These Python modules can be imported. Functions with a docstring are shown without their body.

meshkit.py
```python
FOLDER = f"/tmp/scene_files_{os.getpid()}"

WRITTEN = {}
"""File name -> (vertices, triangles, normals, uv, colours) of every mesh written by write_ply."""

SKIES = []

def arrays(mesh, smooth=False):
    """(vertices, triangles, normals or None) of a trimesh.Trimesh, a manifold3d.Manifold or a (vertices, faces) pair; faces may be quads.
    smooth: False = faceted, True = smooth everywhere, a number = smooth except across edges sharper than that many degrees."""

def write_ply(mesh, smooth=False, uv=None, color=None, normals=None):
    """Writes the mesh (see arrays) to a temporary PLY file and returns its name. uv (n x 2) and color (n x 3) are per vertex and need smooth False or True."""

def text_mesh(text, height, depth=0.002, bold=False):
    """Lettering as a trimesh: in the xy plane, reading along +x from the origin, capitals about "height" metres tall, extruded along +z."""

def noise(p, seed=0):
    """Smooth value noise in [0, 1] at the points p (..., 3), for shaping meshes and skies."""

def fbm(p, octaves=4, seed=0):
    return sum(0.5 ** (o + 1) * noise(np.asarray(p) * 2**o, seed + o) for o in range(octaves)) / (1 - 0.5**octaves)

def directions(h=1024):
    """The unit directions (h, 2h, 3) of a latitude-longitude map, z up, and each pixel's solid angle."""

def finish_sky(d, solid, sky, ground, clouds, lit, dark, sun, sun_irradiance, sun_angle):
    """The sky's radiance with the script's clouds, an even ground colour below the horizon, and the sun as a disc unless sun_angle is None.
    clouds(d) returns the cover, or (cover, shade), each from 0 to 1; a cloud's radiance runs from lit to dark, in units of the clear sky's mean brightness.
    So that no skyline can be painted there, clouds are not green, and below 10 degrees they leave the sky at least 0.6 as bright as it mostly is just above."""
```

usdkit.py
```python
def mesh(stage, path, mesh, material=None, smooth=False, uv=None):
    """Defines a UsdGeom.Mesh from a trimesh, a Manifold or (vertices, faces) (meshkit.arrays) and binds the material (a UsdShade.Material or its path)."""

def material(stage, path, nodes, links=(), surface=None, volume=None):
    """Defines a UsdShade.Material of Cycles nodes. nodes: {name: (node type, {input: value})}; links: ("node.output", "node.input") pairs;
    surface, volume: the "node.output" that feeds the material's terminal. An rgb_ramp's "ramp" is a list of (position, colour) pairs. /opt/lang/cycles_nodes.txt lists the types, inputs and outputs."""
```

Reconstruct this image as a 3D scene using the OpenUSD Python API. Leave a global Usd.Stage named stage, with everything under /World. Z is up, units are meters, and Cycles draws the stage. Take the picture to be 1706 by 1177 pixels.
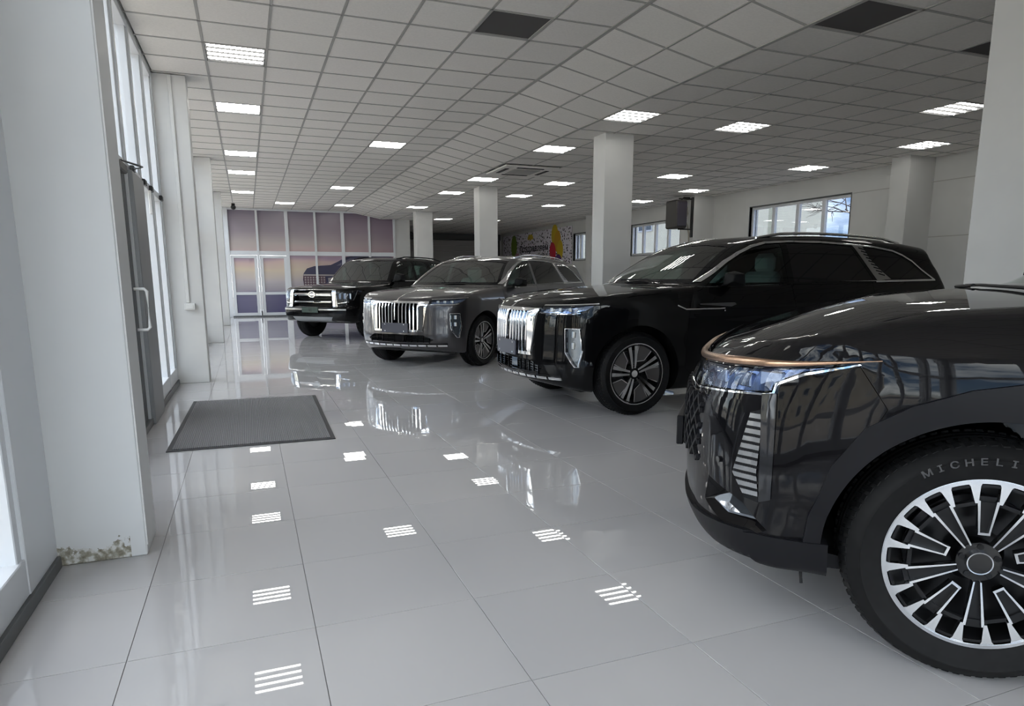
import math, random
import numpy as np
import trimesh, usdkit, meshkit
import manifold3d as m3
from shapely.geometry import Polygon, LineString, box as sbox, Point
from shapely import affinity
from shapely.ops import unary_union
from scipy.interpolate import PchipInterpolator
from pxr import Usd, UsdGeom, UsdLux, UsdShade, Gf, Sdf

random.seed(7)
rng = np.random.default_rng(7)
stage = Usd.Stage.CreateInMemory()
UsdGeom.SetStageUpAxis(stage, 'Z')
UsdGeom.SetStageMetersPerUnit(stage, 1.0)
UsdGeom.Xform.Define(stage, '/World')
UsdGeom.Scope.Define(stage, '/World/Looks')

# ---------------------------------------------------------------- camera, sky, sun, exposure
FPX, YAW, PITCH, ROLL, CAM_H, PPX, PPY = 1111.65, .3730, .1749, -.0021, 1.2571, 853.65, 661.1
EXPOSURE = 0.14
SKY_STRENGTH = 7.3
SUN_STRENGTH = 66.0
TUBE_STRENGTH = 14.0


def camera():
    cy, sy, cp, sp = math.cos(YAW), math.sin(YAW), math.cos(PITCH), math.sin(PITCH)
    f = np.array([sy * cp, cy * cp, -sp])
    r = np.array([cy, -sy, 0.0])
    u = np.cross(r, f)
    r2 = r * math.cos(ROLL) + u * math.sin(ROLL)
    u2 = -r * math.sin(ROLL) + u * math.cos(ROLL)
    m = Gf.Matrix4d(*r2, 0, *u2, 0, *(-f), 0, 0, 0, CAM_H, 1)
    c = UsdGeom.Camera.Define(stage, '/World/camera')
    c.AddTransformOp().Set(m)
    c.CreateHorizontalApertureAttr(36.0)
    c.CreateFocalLengthAttr(FPX / 1706 * 36.0)
    c.CreateHorizontalApertureOffsetAttr((853 - PPX) / 1706 * 36.0)
    c.CreateVerticalApertureOffsetAttr((PPY - 588.5) / 1706 * 36.0)
    c.CreateClippingRangeAttr(Gf.Vec2f(0.05, 500))
    c.CreateExposureAttr(EXPOSURE)


camera()


def mat(name, nodes, links=(), surface='p.BSDF'):
    return usdkit.material(stage, '/World/Looks/' + name, nodes, links, surface=surface)


sky_mat = usdkit.material(stage, '/World/Looks/sky', {
    'tc': ('texture_coordinate', {}),
    'm': ('mapping', {'scale': (1.6, 1.6, 4.0)}),
    'n': ('noise_texture', {'scale': 2.2, 'detail': 6.0, 'roughness': .55}),
    'r': ('rgb_ramp', {'ramp': [(0.0, (0, 0, 0)), (.42, (0, 0, 0)), (.62, (1, 1, 1)), (1.0, (1, 1, 1))]}),
    's': ('sky_texture', {'sky_type': 'hosek_wilkie', 'sun_direction': (.55, -.35, .8), 'turbidity': 3.0, 'ground_albedo': .35}),
    'x': ('mix_color', {'b': (1.0, .975, .94)}),
    'b': ('background_shader', {'strength': SKY_STRENGTH})},
    [('tc.generated', 'm.vector'), ('m.vector', 'n.vector'), ('n.fac', 'r.fac'), ('r.color', 'x.fac'), ('s.color', 'x.a'), ('x.result', 'b.color')],
    surface='b.background')
dome = UsdLux.DomeLight.Define(stage, '/World/sky_light')
dome.CreateIntensityAttr(1.0)
UsdShade.MaterialBindingAPI.Apply(dome.GetPrim()).Bind(sky_mat)
sun = UsdLux.DistantLight.Define(stage, '/World/sun_light')
sun.CreateIntensityAttr(SUN_STRENGTH)
sun.CreateAngleAttr(0.53)
sun.CreateColorAttr(Gf.Vec3f(1, .95, .86))
_d = np.array([.55, -.35, .80]); _d /= np.linalg.norm(_d)


def look_rot(z):
    z = np.asarray(z, float) / np.linalg.norm(z)
    x = np.cross([0, 0, 1.0], z); x /= np.linalg.norm(x)
    return x, np.cross(z, x), z


_x, _y, _z = look_rot(_d)
sun.AddTransformOp().Set(Gf.Matrix4d(*_x, 0, *_y, 0, *_z, 0, 0, 0, 30, 1))

# ---------------------------------------------------------------- helpers
used = {}


def numbered(path):
    n = used.get(path, 0)
    used[path] = n + 1
    return path if n == 0 else f'{path}_{n:03d}'


def ppath(parent):
    return '/World' if parent is None else (parent if isinstance(parent, str) else str(parent.GetPath()))


def obj(name, mesh, material, parent=None, smooth=False, label=None, cat=None, group=None, kind=None):
    path = numbered(ppath(parent) + '/' + name)
    m = usdkit.mesh(stage, path, mesh, material, smooth=smooth)
    m.CreateDoubleSidedAttr(True)
    tag(m.GetPrim(), label, cat, group, kind)
    return m.GetPrim()


def tag(p, label=None, cat=None, group=None, kind=None):
    for k, v in (('label', label), ('category', cat), ('group', group), ('kind', kind)):
        if v:
            p.SetCustomDataByKey(k, v)


def thing(name, label=None, cat=None, loc=(0, 0, 0), rotz=0.0, group=None, kind=None):
    x = UsdGeom.Xform.Define(stage, numbered('/World/' + name))
    if tuple(loc) != (0, 0, 0) or rotz:
        x.AddTranslateOp().Set(Gf.Vec3d(*map(float, loc)))
        if rotz:
            x.AddRotateZOp().Set(float(math.degrees(rotz)))
    tag(x.GetPrim(), label, cat, group, kind)
    return x.GetPrim()


def copy_of(root, loc, rotz=0.0, label=None):
    was = root.GetCustomData()
    r = thing(root.GetName(), label or was.get('label'), was.get('category'), loc, rotz, was.get('group'), was.get('kind'))
    r.GetReferences().AddInternalReference(root.GetPath())
    r.SetInstanceable(True)
    return r


def bx(x0, x1, y0, y1, z0, z1):
    b = trimesh.creation.box([abs(x1 - x0), abs(y1 - y0), abs(z1 - z0)])
    b.apply_translation([(x0 + x1) / 2, (y0 + y1) / 2, (z0 + z1) / 2])
    return b


def cat_(ms):
    return trimesh.util.concatenate([m if isinstance(m, trimesh.Trimesh) else tri(m) for m in ms])


def tri(m):
    if isinstance(m, trimesh.Trimesh):
        return m
    if hasattr(m, 'to_mesh'):
        k = m.to_mesh()
        return trimesh.Trimesh(np.array(k.vert_properties[:, :3], float), np.array(k.tri_verts), process=False)
    return trimesh.Trimesh(np.asarray(m[0], float), np.asarray(m[1]), process=False)


def rbox(x0, x1, y0, y1, z0, z1, r=.01):
    """Box with chamfered edges."""
    pts = []
    for sx, xa in ((1, x0), (-1, x1)):
        for sy, ya in ((1, y0), (-1, y1)):
            for sz, za in ((1, z0), (-1, z1)):
                pts += [[xa + sx * r, ya + sy * r, za], [xa + sx * r, ya, za + sz * r], [xa, ya + sy * r, za + sz * r]]
    return tri(m3.Manifold.hull_points(np.array(pts, np.float32)))


def tube(pts, rad, sides=8):
    p = np.asarray(pts, float)
    t = np.gradient(p, axis=0); t /= np.linalg.norm(t, axis=1, keepdims=True) + 1e-12
    up = np.array([0, 0, 1.0]) if abs(t[:, 2]).mean() < .9 else np.array([1.0, 0, 0])
    a = np.cross(t, up); a /= np.linalg.norm(a, axis=1, keepdims=True) + 1e-12
    b = np.cross(t, a)
    ang = np.arange(sides) * 2 * np.pi / sides
    rad = np.broadcast_to(rad, (len(p),))
    v = (p[:, None] + rad[:, None, None] * (np.cos(ang)[None, :, None] * a[:, None] + np.sin(ang)[None, :, None] * b[:, None])).reshape(-1, 3)
    f = []
    n = len(p)
    for i in range(n - 1):
        for j in range(sides):
            k = (j + 1) % sides
            f += [[i * sides + j, i * sides + k, (i + 1) * sides + k], [i * sides + j, (i + 1) * sides + k, (i + 1) * sides + j]]
    for j in range(1, sides - 1):
        f += [[0, j + 1, j], [(n - 1) * sides, (n - 1) * sides + j, (n - 1) * sides + j + 1]]
    m = trimesh.Trimesh(v, f, process=False)
    m.fix_normals()
    return m


def prism(poly, axis, a, b):
    """Polygon extruded along an axis from a to b. axis y: polygon in (x,z); z: (x,y); x: (y,z). Returns Manifold."""
    polys = [poly] if isinstance(poly, Polygon) else [Polygon(poly)] if not hasattr(poly, 'geoms') else list(poly.geoms)
    cs = m3.CrossSection([np.array(r.coords)[:-1] for p in polys for r in (p.exterior, *p.interiors)], m3.FillRule.EvenOdd)
    m = m3.Manifold.extrude(cs, b - a).translate([0, 0, a])
    if axis == 'z':
        return m
    if axis == 'y':      # (u,v,w) -> (u, w, v): mirror-corrected
        return m.transform(np.array([[1, 0, 0, 0], [0, 0, -1, 0], [0, 1, 0, 0]], float)).mirror([0, 1, 0])
    return m.transform(np.array([[0, 0, 1, 0], [1, 0, 0, 0], [0, 1, 0, 0]], float))


def man(t):
    t = tri(t)
    return m3.Manifold(m3.Mesh(np.ascontiguousarray(t.vertices, np.float32), np.ascontiguousarray(t.faces, np.uint32)))


def place(m, loc=(0, 0, 0), R=None):
    m = tri(m).copy()
    T = np.eye(4)
    if R is not None:
        T[:3, :3] = R
    T[:3, 3] = loc
    m.apply_transform(T)
    return m


# ---------------------------------------------------------------- materials
def simple(name, col, rough=.5, metal=0.0, **kw):
    return mat(name, {'p': ('principled_bsdf', {'base_color': col, 'roughness': rough, 'metallic': metal, **kw})})


def noisy(name, c1, c2, scale, rough=.6, bump=0.0, bscale=None, detail=4.0, dist=.01, **kw):
    nodes = {'tc': ('geometry', {}), 'n': ('noise_texture', {'scale': scale, 'detail': detail}),
             'r': ('rgb_ramp', {'ramp': [(.3, c1), (.7, c2)]}),
             'p': ('principled_bsdf', {'roughness': rough, **kw})}
    links = [('tc.position', 'n.vector'), ('n.fac', 'r.fac'), ('r.color', 'p.base_color')]
    if bump:
        nodes['n2'] = ('noise_texture', {'scale': bscale or scale * 4, 'detail': 3.0})
        nodes['b'] = ('bump', {'strength': bump, 'distance': dist})
        links += [('tc.position', 'n2.vector'), ('n2.fac', 'b.height'), ('b.normal', 'p.normal')]
    return mat(name, nodes, links)


def glass_pane(name, tint=(1, 1, 1), refl=1.0, ior=1.5):
    """Thin glass: fresnel reflection on the outer face only, otherwise see-through (the node turns inside out on back faces)."""
    return mat(name, {'f': ('fresnel', {'IOR': ior}), 'gm': ('geometry', {}), 'o': ('math', {'math_type': 'subtract', 'value1': 1.0}), 'k': ('math', {'math_type': 'multiply'}),
                      't': ('transparent_bsdf', {'color': tint}), 'g': ('glossy_bsdf', {'color': (refl, refl, refl), 'roughness': 0.0}), 'x': ('mix_closure', {})},
               [('gm.backfacing', 'o.value2'), ('o.value', 'k.value1'), ('f.fac', 'k.value2'), ('k.value', 'x.fac'), ('t.BSDF', 'x.closure1'), ('g.BSDF', 'x.closure2')], surface='x.closure')


M_wall = noisy('wall_paint', (.66, .66, .655), (.70, .70, .69), 3.0, .55, .05, 60)
M_wall_grey = noisy('wall_paint_grey', (.60, .60, .59), (.64, .64, .63), 2.0, .6, .05, 60)
M_floor = [noisy(f'floor_porcelain{i}', tuple(np.array(c) * .985), c, 1.3, .0, specular_ior_level=.6) for i, c in enumerate([(.545, .535, .545), (.555, .545, .553), (.535, .527, .538)])]
M_grout = simple('floor_grout', (.24, .23, .23), .8)
M_ceil = [noisy(f'ceiling_board{i}', tuple(np.array(c) * .94), c, 45, .85, .25, 90, dist=.004) for i, c in enumerate([(.88, .855, .81), (.865, .84, .80), (.89, .86, .82)])]
M_tbar = simple('ceiling_rail', (.44, .43, .41), .5)
M_void = simple('ceiling_void', (.10, .095, .095), .9)
M_white_pvc = simple('white_profile', (.72, .74, .77), .35)
M_alu = simple('grey_aluminium', (.30, .31, .32), .4, .3)
M_dark_alu = simple('dark_aluminium', (.10, .105, .11), .4, .2)
M_black = simple('black_plastic', (.012, .012, .013), .45)
M_chrome = simple('chrome', (.86, .87, .89), .06, 1.0)
M_glass = glass_pane('window_glass', (.93, .96, .97))
M_glass_dim = glass_pane('window_glass_milky', (.48, .52, .58))
M_white = simple('white_plastic', (.72, .72, .71), .4)
M_tube = mat('lamp_tube', {'e': ('emission', {'color': (1.0, .985, .93), 'strength': TUBE_STRENGTH})}, surface='e.emission')
M_louvre = simple('lamp_reflector', (.10, .10, .10), .6)

# ---------------------------------------------------------------- the room
HC, HL = 3.567, 3.34              # upper and lower ceiling
GX, GY = -.2565, 6.5376           # ceiling grid origin
XF1, XF2 = GX + 3.6, 4.52         # where the ceiling slopes
XW, XR = -.86, 11.4               # window wall, right wall
YB, YE, Y0 = 24.4, 30.5, -4.2     # glazed back wall, far back wall, wall behind the camera
FA, FB, FX, FY = .6095, .5935, -.4586, 1.777


def px(P):
    P = np.atleast_2d(P).astype(float)
    cy, sy, cp, sp = math.cos(YAW), math.sin(YAW), math.cos(PITCH), math.sin(PITCH)
    f = np.array([sy * cp, cy * cp, -sp]); r = np.array([cy, -sy, 0.0]); u = np.cross(r, f)
    d = P - [0, 0, CAM_H]
    z = np.maximum(d @ f, .05)
    return np.stack([PPX + FPX * (d @ r) / z, PPY - FPX * (d @ u) / z], 1), d @ f


def seen_area(P):
    uv, z = px(P)
    if z.min() < .3 or uv[:, 0].max() < 0 or uv[:, 0].min() > 1706 or uv[:, 1].max() < 0 or uv[:, 1].min() > 1177:
        return 0.0
    x, y = uv.T
    return .5 * abs(np.dot(x, np.roll(y, -1)) - np.dot(y, np.roll(x, -1)))


def slab(P, n, t, c=.0015):
    """Thin quad tile: top corners P (4x3) with normal n, chamfer c, thickness t. 14 triangles or so."""
    P = np.asarray(P, float)
    ctr = P.mean(0)
    inner = P + (ctr - P) / np.linalg.norm(ctr - P, axis=1, keepdims=True) * c * 1.4
    v = np.vstack([inner, P - n * c, P - n * t])
    f = [[0, 1, 2], [0, 2, 3]]
    for i in range(4):
        j = (i + 1) % 4
        f += [[i, 4 + i, 4 + j], [i, 4 + j, j], [4 + i, 8 + i, 8 + j], [4 + i, 8 + j, 4 + j]]
    f += [[8, 10, 9], [8, 11, 10]]
    m = trimesh.Trimesh(v, f, process=False)
    if np.dot(m.face_normals[0], n) < 0:
        m.invert()
    return m


def lay_tiles(parent, tiles, mats, most=300):
    """tiles: (area, mesh). The largest in view are parts of their own, the rest one part."""
    tiles.sort(key=lambda t: -t[0])
    for k, (a, m) in enumerate(tiles[:most]):
        obj('tile', m, mats[int(rng.integers(len(mats)))], parent)
    obj('remaining_tiles', cat_([m for a, m in tiles[most:]]), mats[0], parent, kind='stuff')


floor = thing('floor', 'glossy light grey square floor tiles with thin dark joints', kind='structure')
obj('tile_bed', bx(XW - .1, XR + .1, Y0, YE, -.12, -.0035), M_grout, floor)
tiles = []
for i in range(-1, 21):
    for j in range(-12, 50):
        x0, x1 = FX + FA * i + .0014, FX + FA * (i + 1) - .0014
        y0, y1 = FY + FB * j + .0014, FY + FB * (j + 1) - .0014
        x0, x1, y0, y1 = max(x0, XW), min(x1, XR), max(y0, Y0), min(y1, YE)
        if x1 - x0 < .03 or y1 - y0 < .03:
            continue
        tx, ty = rng.normal(0, .0011, 2)
        P = np.array([[x0, y0, 0], [x1, y0, 0], [x1, y1, 0], [x0, y1, 0]])
        a = seen_area(P)
        P[:, 2] += (P[:, 0] - P[:, 0].mean()) * tx + (P[:, 1] - P[:, 1].mean()) * ty - .0005
        tiles.append((a, slab(P, np.array([0, 0, 1.0]), .008, .0008)))
lay_tiles(floor, tiles, M_floor)

# ceiling: upper part, two sloping rows, lower part; dark open squares and lamp squares are left out of the boards
lamp_cells = [('u', 0, r) for r in (2, 6, 12, 16, 22, -4)] + [('u', 4, r) for r in (9, 19)] + [('u', 2, 26), ('u', 5, 26)] + \
             [('l', 0, r) for r in (2, 6, 12, 16, 22)] + [('l', 3, r) for r in (2, 12, 16, 28)] + [('l', 6, r) for r in (-1, 9, 19, 28)] + [('l', 9, r) for r in (2, 6, 12, 16)]
void_cells = [('u', 4, -1), ('l', 0, -4), ('l', 3, -4)]
ac_cells = [('l', c, r) for c in (0, 1) for r in (9, 10)]
SL = math.hypot(XF2 - XF1, HC - HL)
sdir = np.array([XF2 - XF1, 0, HL - HC]) / SL


def ceil_pt(zone, c, y):
    if zone == 'u':
        return np.array([GX + .6 * c, y, HC])
    if zone == 's':
        return np.array([XF1, y, HC]) + sdir * (SL / 2 * c)
    return np.array([XF2 + .6 * c, y, HL])


ceiling = thing('ceiling', 'suspended ceiling of square off-white boards that steps down along a sloping strip', kind='structure')
tiles, bars = [], []
ZN = {'u': np.array([0, 0, -1.0]), 'l': np.array([0, 0, -1.0]), 's': np.array([sdir[2], 0, -sdir[0]])}
for zone, cols in (('u', range(-1, 6)), ('s', range(2)), ('l', range(0, 12))):
    n = ZN[zone]
    jmax = 41 if zone == 'l' else 30
    for j in range(-20, jmax):
        for c in cols:
            if (zone, c, j) in lamp_cells or (zone, c, j) in void_cells or (zone, c, j) in ac_cells:
                continue
            g = .011
            y0, y1 = GY + .6 * j + g, GY + .6 * (j + 1) - g
            y1 = min(y1, (YE if zone == 'l' else YB) - .01)
            a, b = ceil_pt(zone, c, 0), ceil_pt(zone, c + 1, 0)
            d = (b - a) / np.linalg.norm(b - a)
            a, b = a + d * g, b - d * g
            if a[0] < XW: a[0] = XW + .005
            if b[0] > XR: b[0] = XR - .005
            if y1 - y0 < .05 or b[0] - a[0] < .05:
                continue
            P = np.array([[a[0], y0, a[2]], [a[0], y1, a[2]], [b[0], y1, b[2]], [b[0], y0, b[2]]])
            ar = seen_area(P)
            tl = rng.normal(0, .0016, 2)
            P -= n * .005
            P[:, 2] += (P[:, 1] - P[:, 1].mean()) * tl[0] + (P[:, 0] - P[:, 0].mean()) * tl[1]
            tiles.append((ar, slab(P, n, .012, .003)))
lay_tiles(ceiling, tiles, M_ceil)
# hanging rails
w = .012
ls = []
for c in range(0, 7):
    x = GX + .6 * c
    ls.append(bx(x - w, x + w, Y0, YB, HC, HC + .03))
for c in (0, 1, 2):
    p = ceil_pt('s', c, 0)
    ls.append(bx(p[0] - w, p[0] + w, Y0, YB, p[2], p[2] + .025))
for c in range(0, 12):
    x = XF2 + .6 * c
    ls.append(bx(x - w, x + w, Y0, YE, HL, HL + .03))
for j in range(-20, 41):
    y = GY + .6 * j
    if y < YB:
        ls.append(bx(XW, XF1, y - w, y + w, HC, HC + .03))
        s = bx(0, SL, y - w, y + w, 0, .025)
        s.apply_transform(trimesh.transformations.rotation_matrix(math.atan2(HC - HL, XF2 - XF1), [0, 1, 0]))
        s.apply_translation([XF1, 0, HC])
        ls.append(s)
    if y < YE:
        ls.append(bx(XF2, XR, y - w, y + w, HL, HL + .03))
for x, z in ((XF1, HC), (XF2, HL)):
    ls.append(bx(x - .022, x + .022, Y0, YB, z - .003, z + .004))
obj('hanging_rails', cat_(ls), M_tbar, ceiling)
obj('roof_slab', cat_([bx(XW - .3, XR + .3, Y0 - .2, YE + .2, HC + .35, HC + .5)]), M_void, ceiling)
for zone, c, j in void_cells:
    a = ceil_pt(zone, c, 0)
    y0 = GY + .6 * j
    v = thing('vent_panel', {('u', 4, -1): 'dark grey open ceiling square in the upper ceiling', ('l', 0, -4): 'dark grey open ceiling square beside the sloping strip',
                             ('l', 3, -4): 'dark ceiling square cut off by the near white pillar'}[(zone, c, j)], 'vent')
    obj('panel', bx(a[0] + .012, a[0] + .588, y0 + .012, y0 + .588, a[2] + .012, a[2] + .02), M_void, v)
    obj('frame', tri(prism(sbox(a[0] + .003, y0 + .003, a[0] + .597, y0 + .597).difference(sbox(a[0] + .02, y0 + .02, a[0] + .58, y0 + .58)), 'z', a[2] + .001, a[2] + .012)), M_tbar, v)


# ceiling lamps: louvred troffer with four tubes across
def lamp_meshes():
    body = cat_([bx(.012, .588, .012, .588, .034, .04), bx(.012, .02, .012, .588, 0, .04), bx(.58, .588, .012, .588, 0, .04), bx(.012, .588, .012, .02, 0, .04), bx(.012, .588, .58, .588, 0, .04)])
    fins = cat_([bx(.02, .58, .02 + .14 * k - .003, .02 + .14 * k + .003, .012, .03) for k in (1, 2, 3)] )
    tubes = []
    for k in range(4):
        t = trimesh.creation.cylinder(.013, .545, sections=10)
        t.apply_transform(trimesh.transformations.rotation_matrix(np.pi / 2, [0, 1, 0]))
        t.apply_translation([.3, .09 + .14 * k, .010])
        tubes.append(t)
    return body, fins, tubes


lb, lf, lt = lamp_meshes()
lamp0 = None
names = {('u', 0, 2): 'fluorescent ceiling lamp nearest the entrance windows at the top left', ('u', 0, 6): 'second fluorescent lamp from the front in the row beside the windows',
         ('u', 0, 12): 'third fluorescent lamp from the front in the row beside the windows', ('u', 0, 16): 'fourth fluorescent lamp from the front in the row beside the windows',
         ('u', 0, 22): 'last fluorescent lamp in the row beside the windows', ('u', 4, 9): 'lone fluorescent lamp in the middle of the upper ceiling',
         ('u', 4, 19): 'fluorescent lamp in the upper ceiling halfway to the printed glass wall', ('u', 2, 26): 'fluorescent lamp just before the glass wall, left one',
         ('u', 5, 26): 'fluorescent lamp just before the glass wall at the sloping strip', ('l', 0, 2): 'fluorescent lamp just above the large middle pillar',
         ('l', 0, 6): 'fluorescent lamp left of the middle pillar beside the cassette unit', ('l', 0, 12): 'fluorescent lamp over the second pillar from the front',
         ('l', 0, 16): 'fluorescent lamp along the slope between the second and third pillars', ('l', 0, 22): 'fluorescent lamp over the third pillar from the front',
         ('l', 3, 2): 'fluorescent lamp right of the middle pillar under the large dark square', ('l', 3, 12): 'fluorescent lamp left of the middle pillar, in the second row from the slope, upper',
         ('l', 3, 16): 'fluorescent lamp beside the second pillar, right of its top', ('l', 3, 28): 'dim far lamp between the second and third pillars',
         ('l', 6, -1): 'large fluorescent lamp touching the near right pillar', ('l', 6, 9): 'fluorescent lamp above the dark fan unit, nearer one',
         ('l', 6, 19): 'small far lamp left of the middle pillar above the party banner', ('l', 6, 28): 'farthest small lamp above the green balloon of the banner',
         ('l', 9, 2): 'fluorescent lamp above the wall pier on the right', ('l', 9, 6): 'fluorescent lamp above the right four-pane window',
         ('l', 9, 12): 'fluorescent lamp right above the dark fan unit', ('l', 9, 16): 'fluorescent lamp beside the top of the middle pillar, above the far bright window'}
for zone, c, j in lamp_cells:
    a = ceil_pt(zone, c, 0)
    loc = (a[0], GY + .6 * j, a[2] + .001)
    lab = names.get((zone, c, j), 'fluorescent ceiling lamp out of view overhead')
    lamp0 = thing('ceiling_lamp', lab, 'ceiling light', loc, 0, 'fluorescent ceiling lamps')
    obj('housing', lb, M_louvre, lamp0)
    obj('fins', lf, M_louvre, lamp0)
    for t in lt:
        obj('tube', t, M_tube, lamp0, smooth=40)

# ---------------------------------------------------------------- walls, piers, glazing
def wall_with_holes(u0, u1, z0, z1, holes):
    return sbox(u0, z0, u1, z1).difference(unary_union([sbox(*h) for h in holes])) if holes else sbox(u0, z0, u1, z1)


WR = [(10.45, 1.97, 13.38, 2.93), (16.2, 1.97, 18.85, 2.90), (21.9, 1.92, 22.85, 2.88)]
wr = thing('wall_right', 'grey white painted side wall with high windows', kind='structure')
obj('wall', tri(prism(wall_with_holes(Y0, YE, 0, HL + .1, WR), 'x', XR, XR + .25)), M_wall_grey, wr)
for k, z in enumerate((2.93, 1.98)):
    for a, b in ((Y0, 8.7), (9.08, 10.4)):
        obj('panel_joint', bx(XR - .006, XR + .004, a, b, z - .012, z + .004), M_tbar, wr)
wb = thing('wall_back', 'far grey end wall around a dark roller shutter', kind='structure')
obj('wall', cat_([bx(5.0, XR, YE, YE + .2, 0, HL + .1), bx(5.02, 5.58, YB - .02, YB + .33, 0, HL + .1), bx(5.4, 5.6, YB + .3, YE, 0, HL + .1)]), M_wall_grey, wb)
wf = thing('wall_front', 'low plinth and header of the glazed front behind the viewer', kind='structure')
obj('wall', cat_([bx(XW - .2, XR + .2, Y0 - .2, Y0, 0, .25), bx(XW - .2, XR + .2, Y0 - .2, Y0, 3.2, HC + .1), bx(4.4, XR + .2, Y0 - .2, Y0, .25, 3.2)]), M_wall, wf)
obj('fascia', cat_([bx(XW - .12, 5.1, YB + .02, YB + .14, HC - .12, HC + .3), bx(XW - .1, XW, Y0, YB, HC + .0, HC + .4)]), M_wall, thing('trim_1', 'band above the glazing', kind='structure'))
M_shutter = simple('shutter_steel', (.42, .41, .40), .5)
sh = thing('roller_shutter', 'dark grey closed roller shutter at the far end between the pillars', 'shutter')
for k in range(12):
    z0 = .02 + .25 * k
    obj('slat', cat_([rbox(5.75, 11.2, YE - .05, YE - .012, z0, z0 + .235, .008)]), M_shutter, sh)
obj('guide_rail', bx(5.68, 5.76, YE - .08, YE - .01, 0, 3.1), M_black, sh)
obj('guide_rail', bx(11.19, 11.27, YE - .08, YE - .01, 0, 3.1), M_black, sh)
obj('shutter_box', rbox(5.68, 11.27, YE - .22, YE - .01, 3.02, 3.3, .02), M_dark_alu, sh)

# piers on the window side
peel = mat('plaster_pier', {
    'g': ('geometry', {}), 's': ('separate_xyz', {}), 'n': ('noise_texture', {'scale': 9.0, 'detail': 8.0, 'roughness': .7}),
    'h': ('math', {'math_type': 'multiply_add', 'value2': .28, 'value3': -.055}), 'q': ('math', {'math_type': 'less_than', 'value2': -.575}), 'q2': ('math', {'math_type': 'multiply'}), 'c': ('math', {'math_type': 'less_than'}),
    'v': ('noise_texture', {'scale': 40.0, 'detail': 5.0}), 'r': ('rgb_ramp', {'ramp': [(.35, (.20, .18, .13)), (.5, (.36, .34, .28)), (.62, (.66, .66, .64))]}),
    'mx': ('mix_color', {'a': (.70, .71, .715)}), 'b': ('bump', {'strength': .5, 'distance': .01}), 'p': ('principled_bsdf', {'roughness': .5})},
    [('g.position', 's.vector'), ('g.position', 'n.vector'), ('g.position', 'v.vector'), ('n.fac', 'h.value1'), ('s.z', 'c.value1'), ('h.value', 'c.value2'), ('v.fac', 'r.fac'),
     ('r.color', 'mx.b'), ('s.x', 'q.value1'), ('q.value', 'q2.value1'), ('c.value', 'q2.value2'), ('q2.value', 'mx.fac'), ('mx.result', 'p.base_color'), ('q2.value', 'b.height'), ('b.normal', 'p.normal')])
PIERS = [(3.33, 3.64), (9.0, 9.3), (14.62, 14.93), (20.1, 20.4)]
for k, (a, b) in enumerate(PIERS):
    p = thing('pillar', ['white plastered window pier with flaking paint at its foot, nearest the camera', 'white window pier carrying a cable duct and socket box', 'third white pier along the windows',
                         'farthest white pier along the windows'][k], kind='structure')
    obj('shaft', rbox(XW - .14, -.51, a, b, 0, HC, .006), peel if k == 0 else M_wall, p)
    if k == 0:
        obj('corner_bead', cat_([bx(-.512, -.506, a + .004, a + .009, .05, HC)]), M_wall, p)
duct = thing('cable_duct', 'narrow white cable duct running down the second window pier', 'cable duct')
obj('duct', rbox(-.70, -.66, 8.975, 8.999, .98, HC - .01, .004), M_white, duct)
sock = thing('socket_box', 'white surface socket box at the lower end of the cable duct', 'socket')
obj('box', rbox(-.72, -.60, 8.93, 8.999, .895, .975, .008), M_white, sock)
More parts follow.
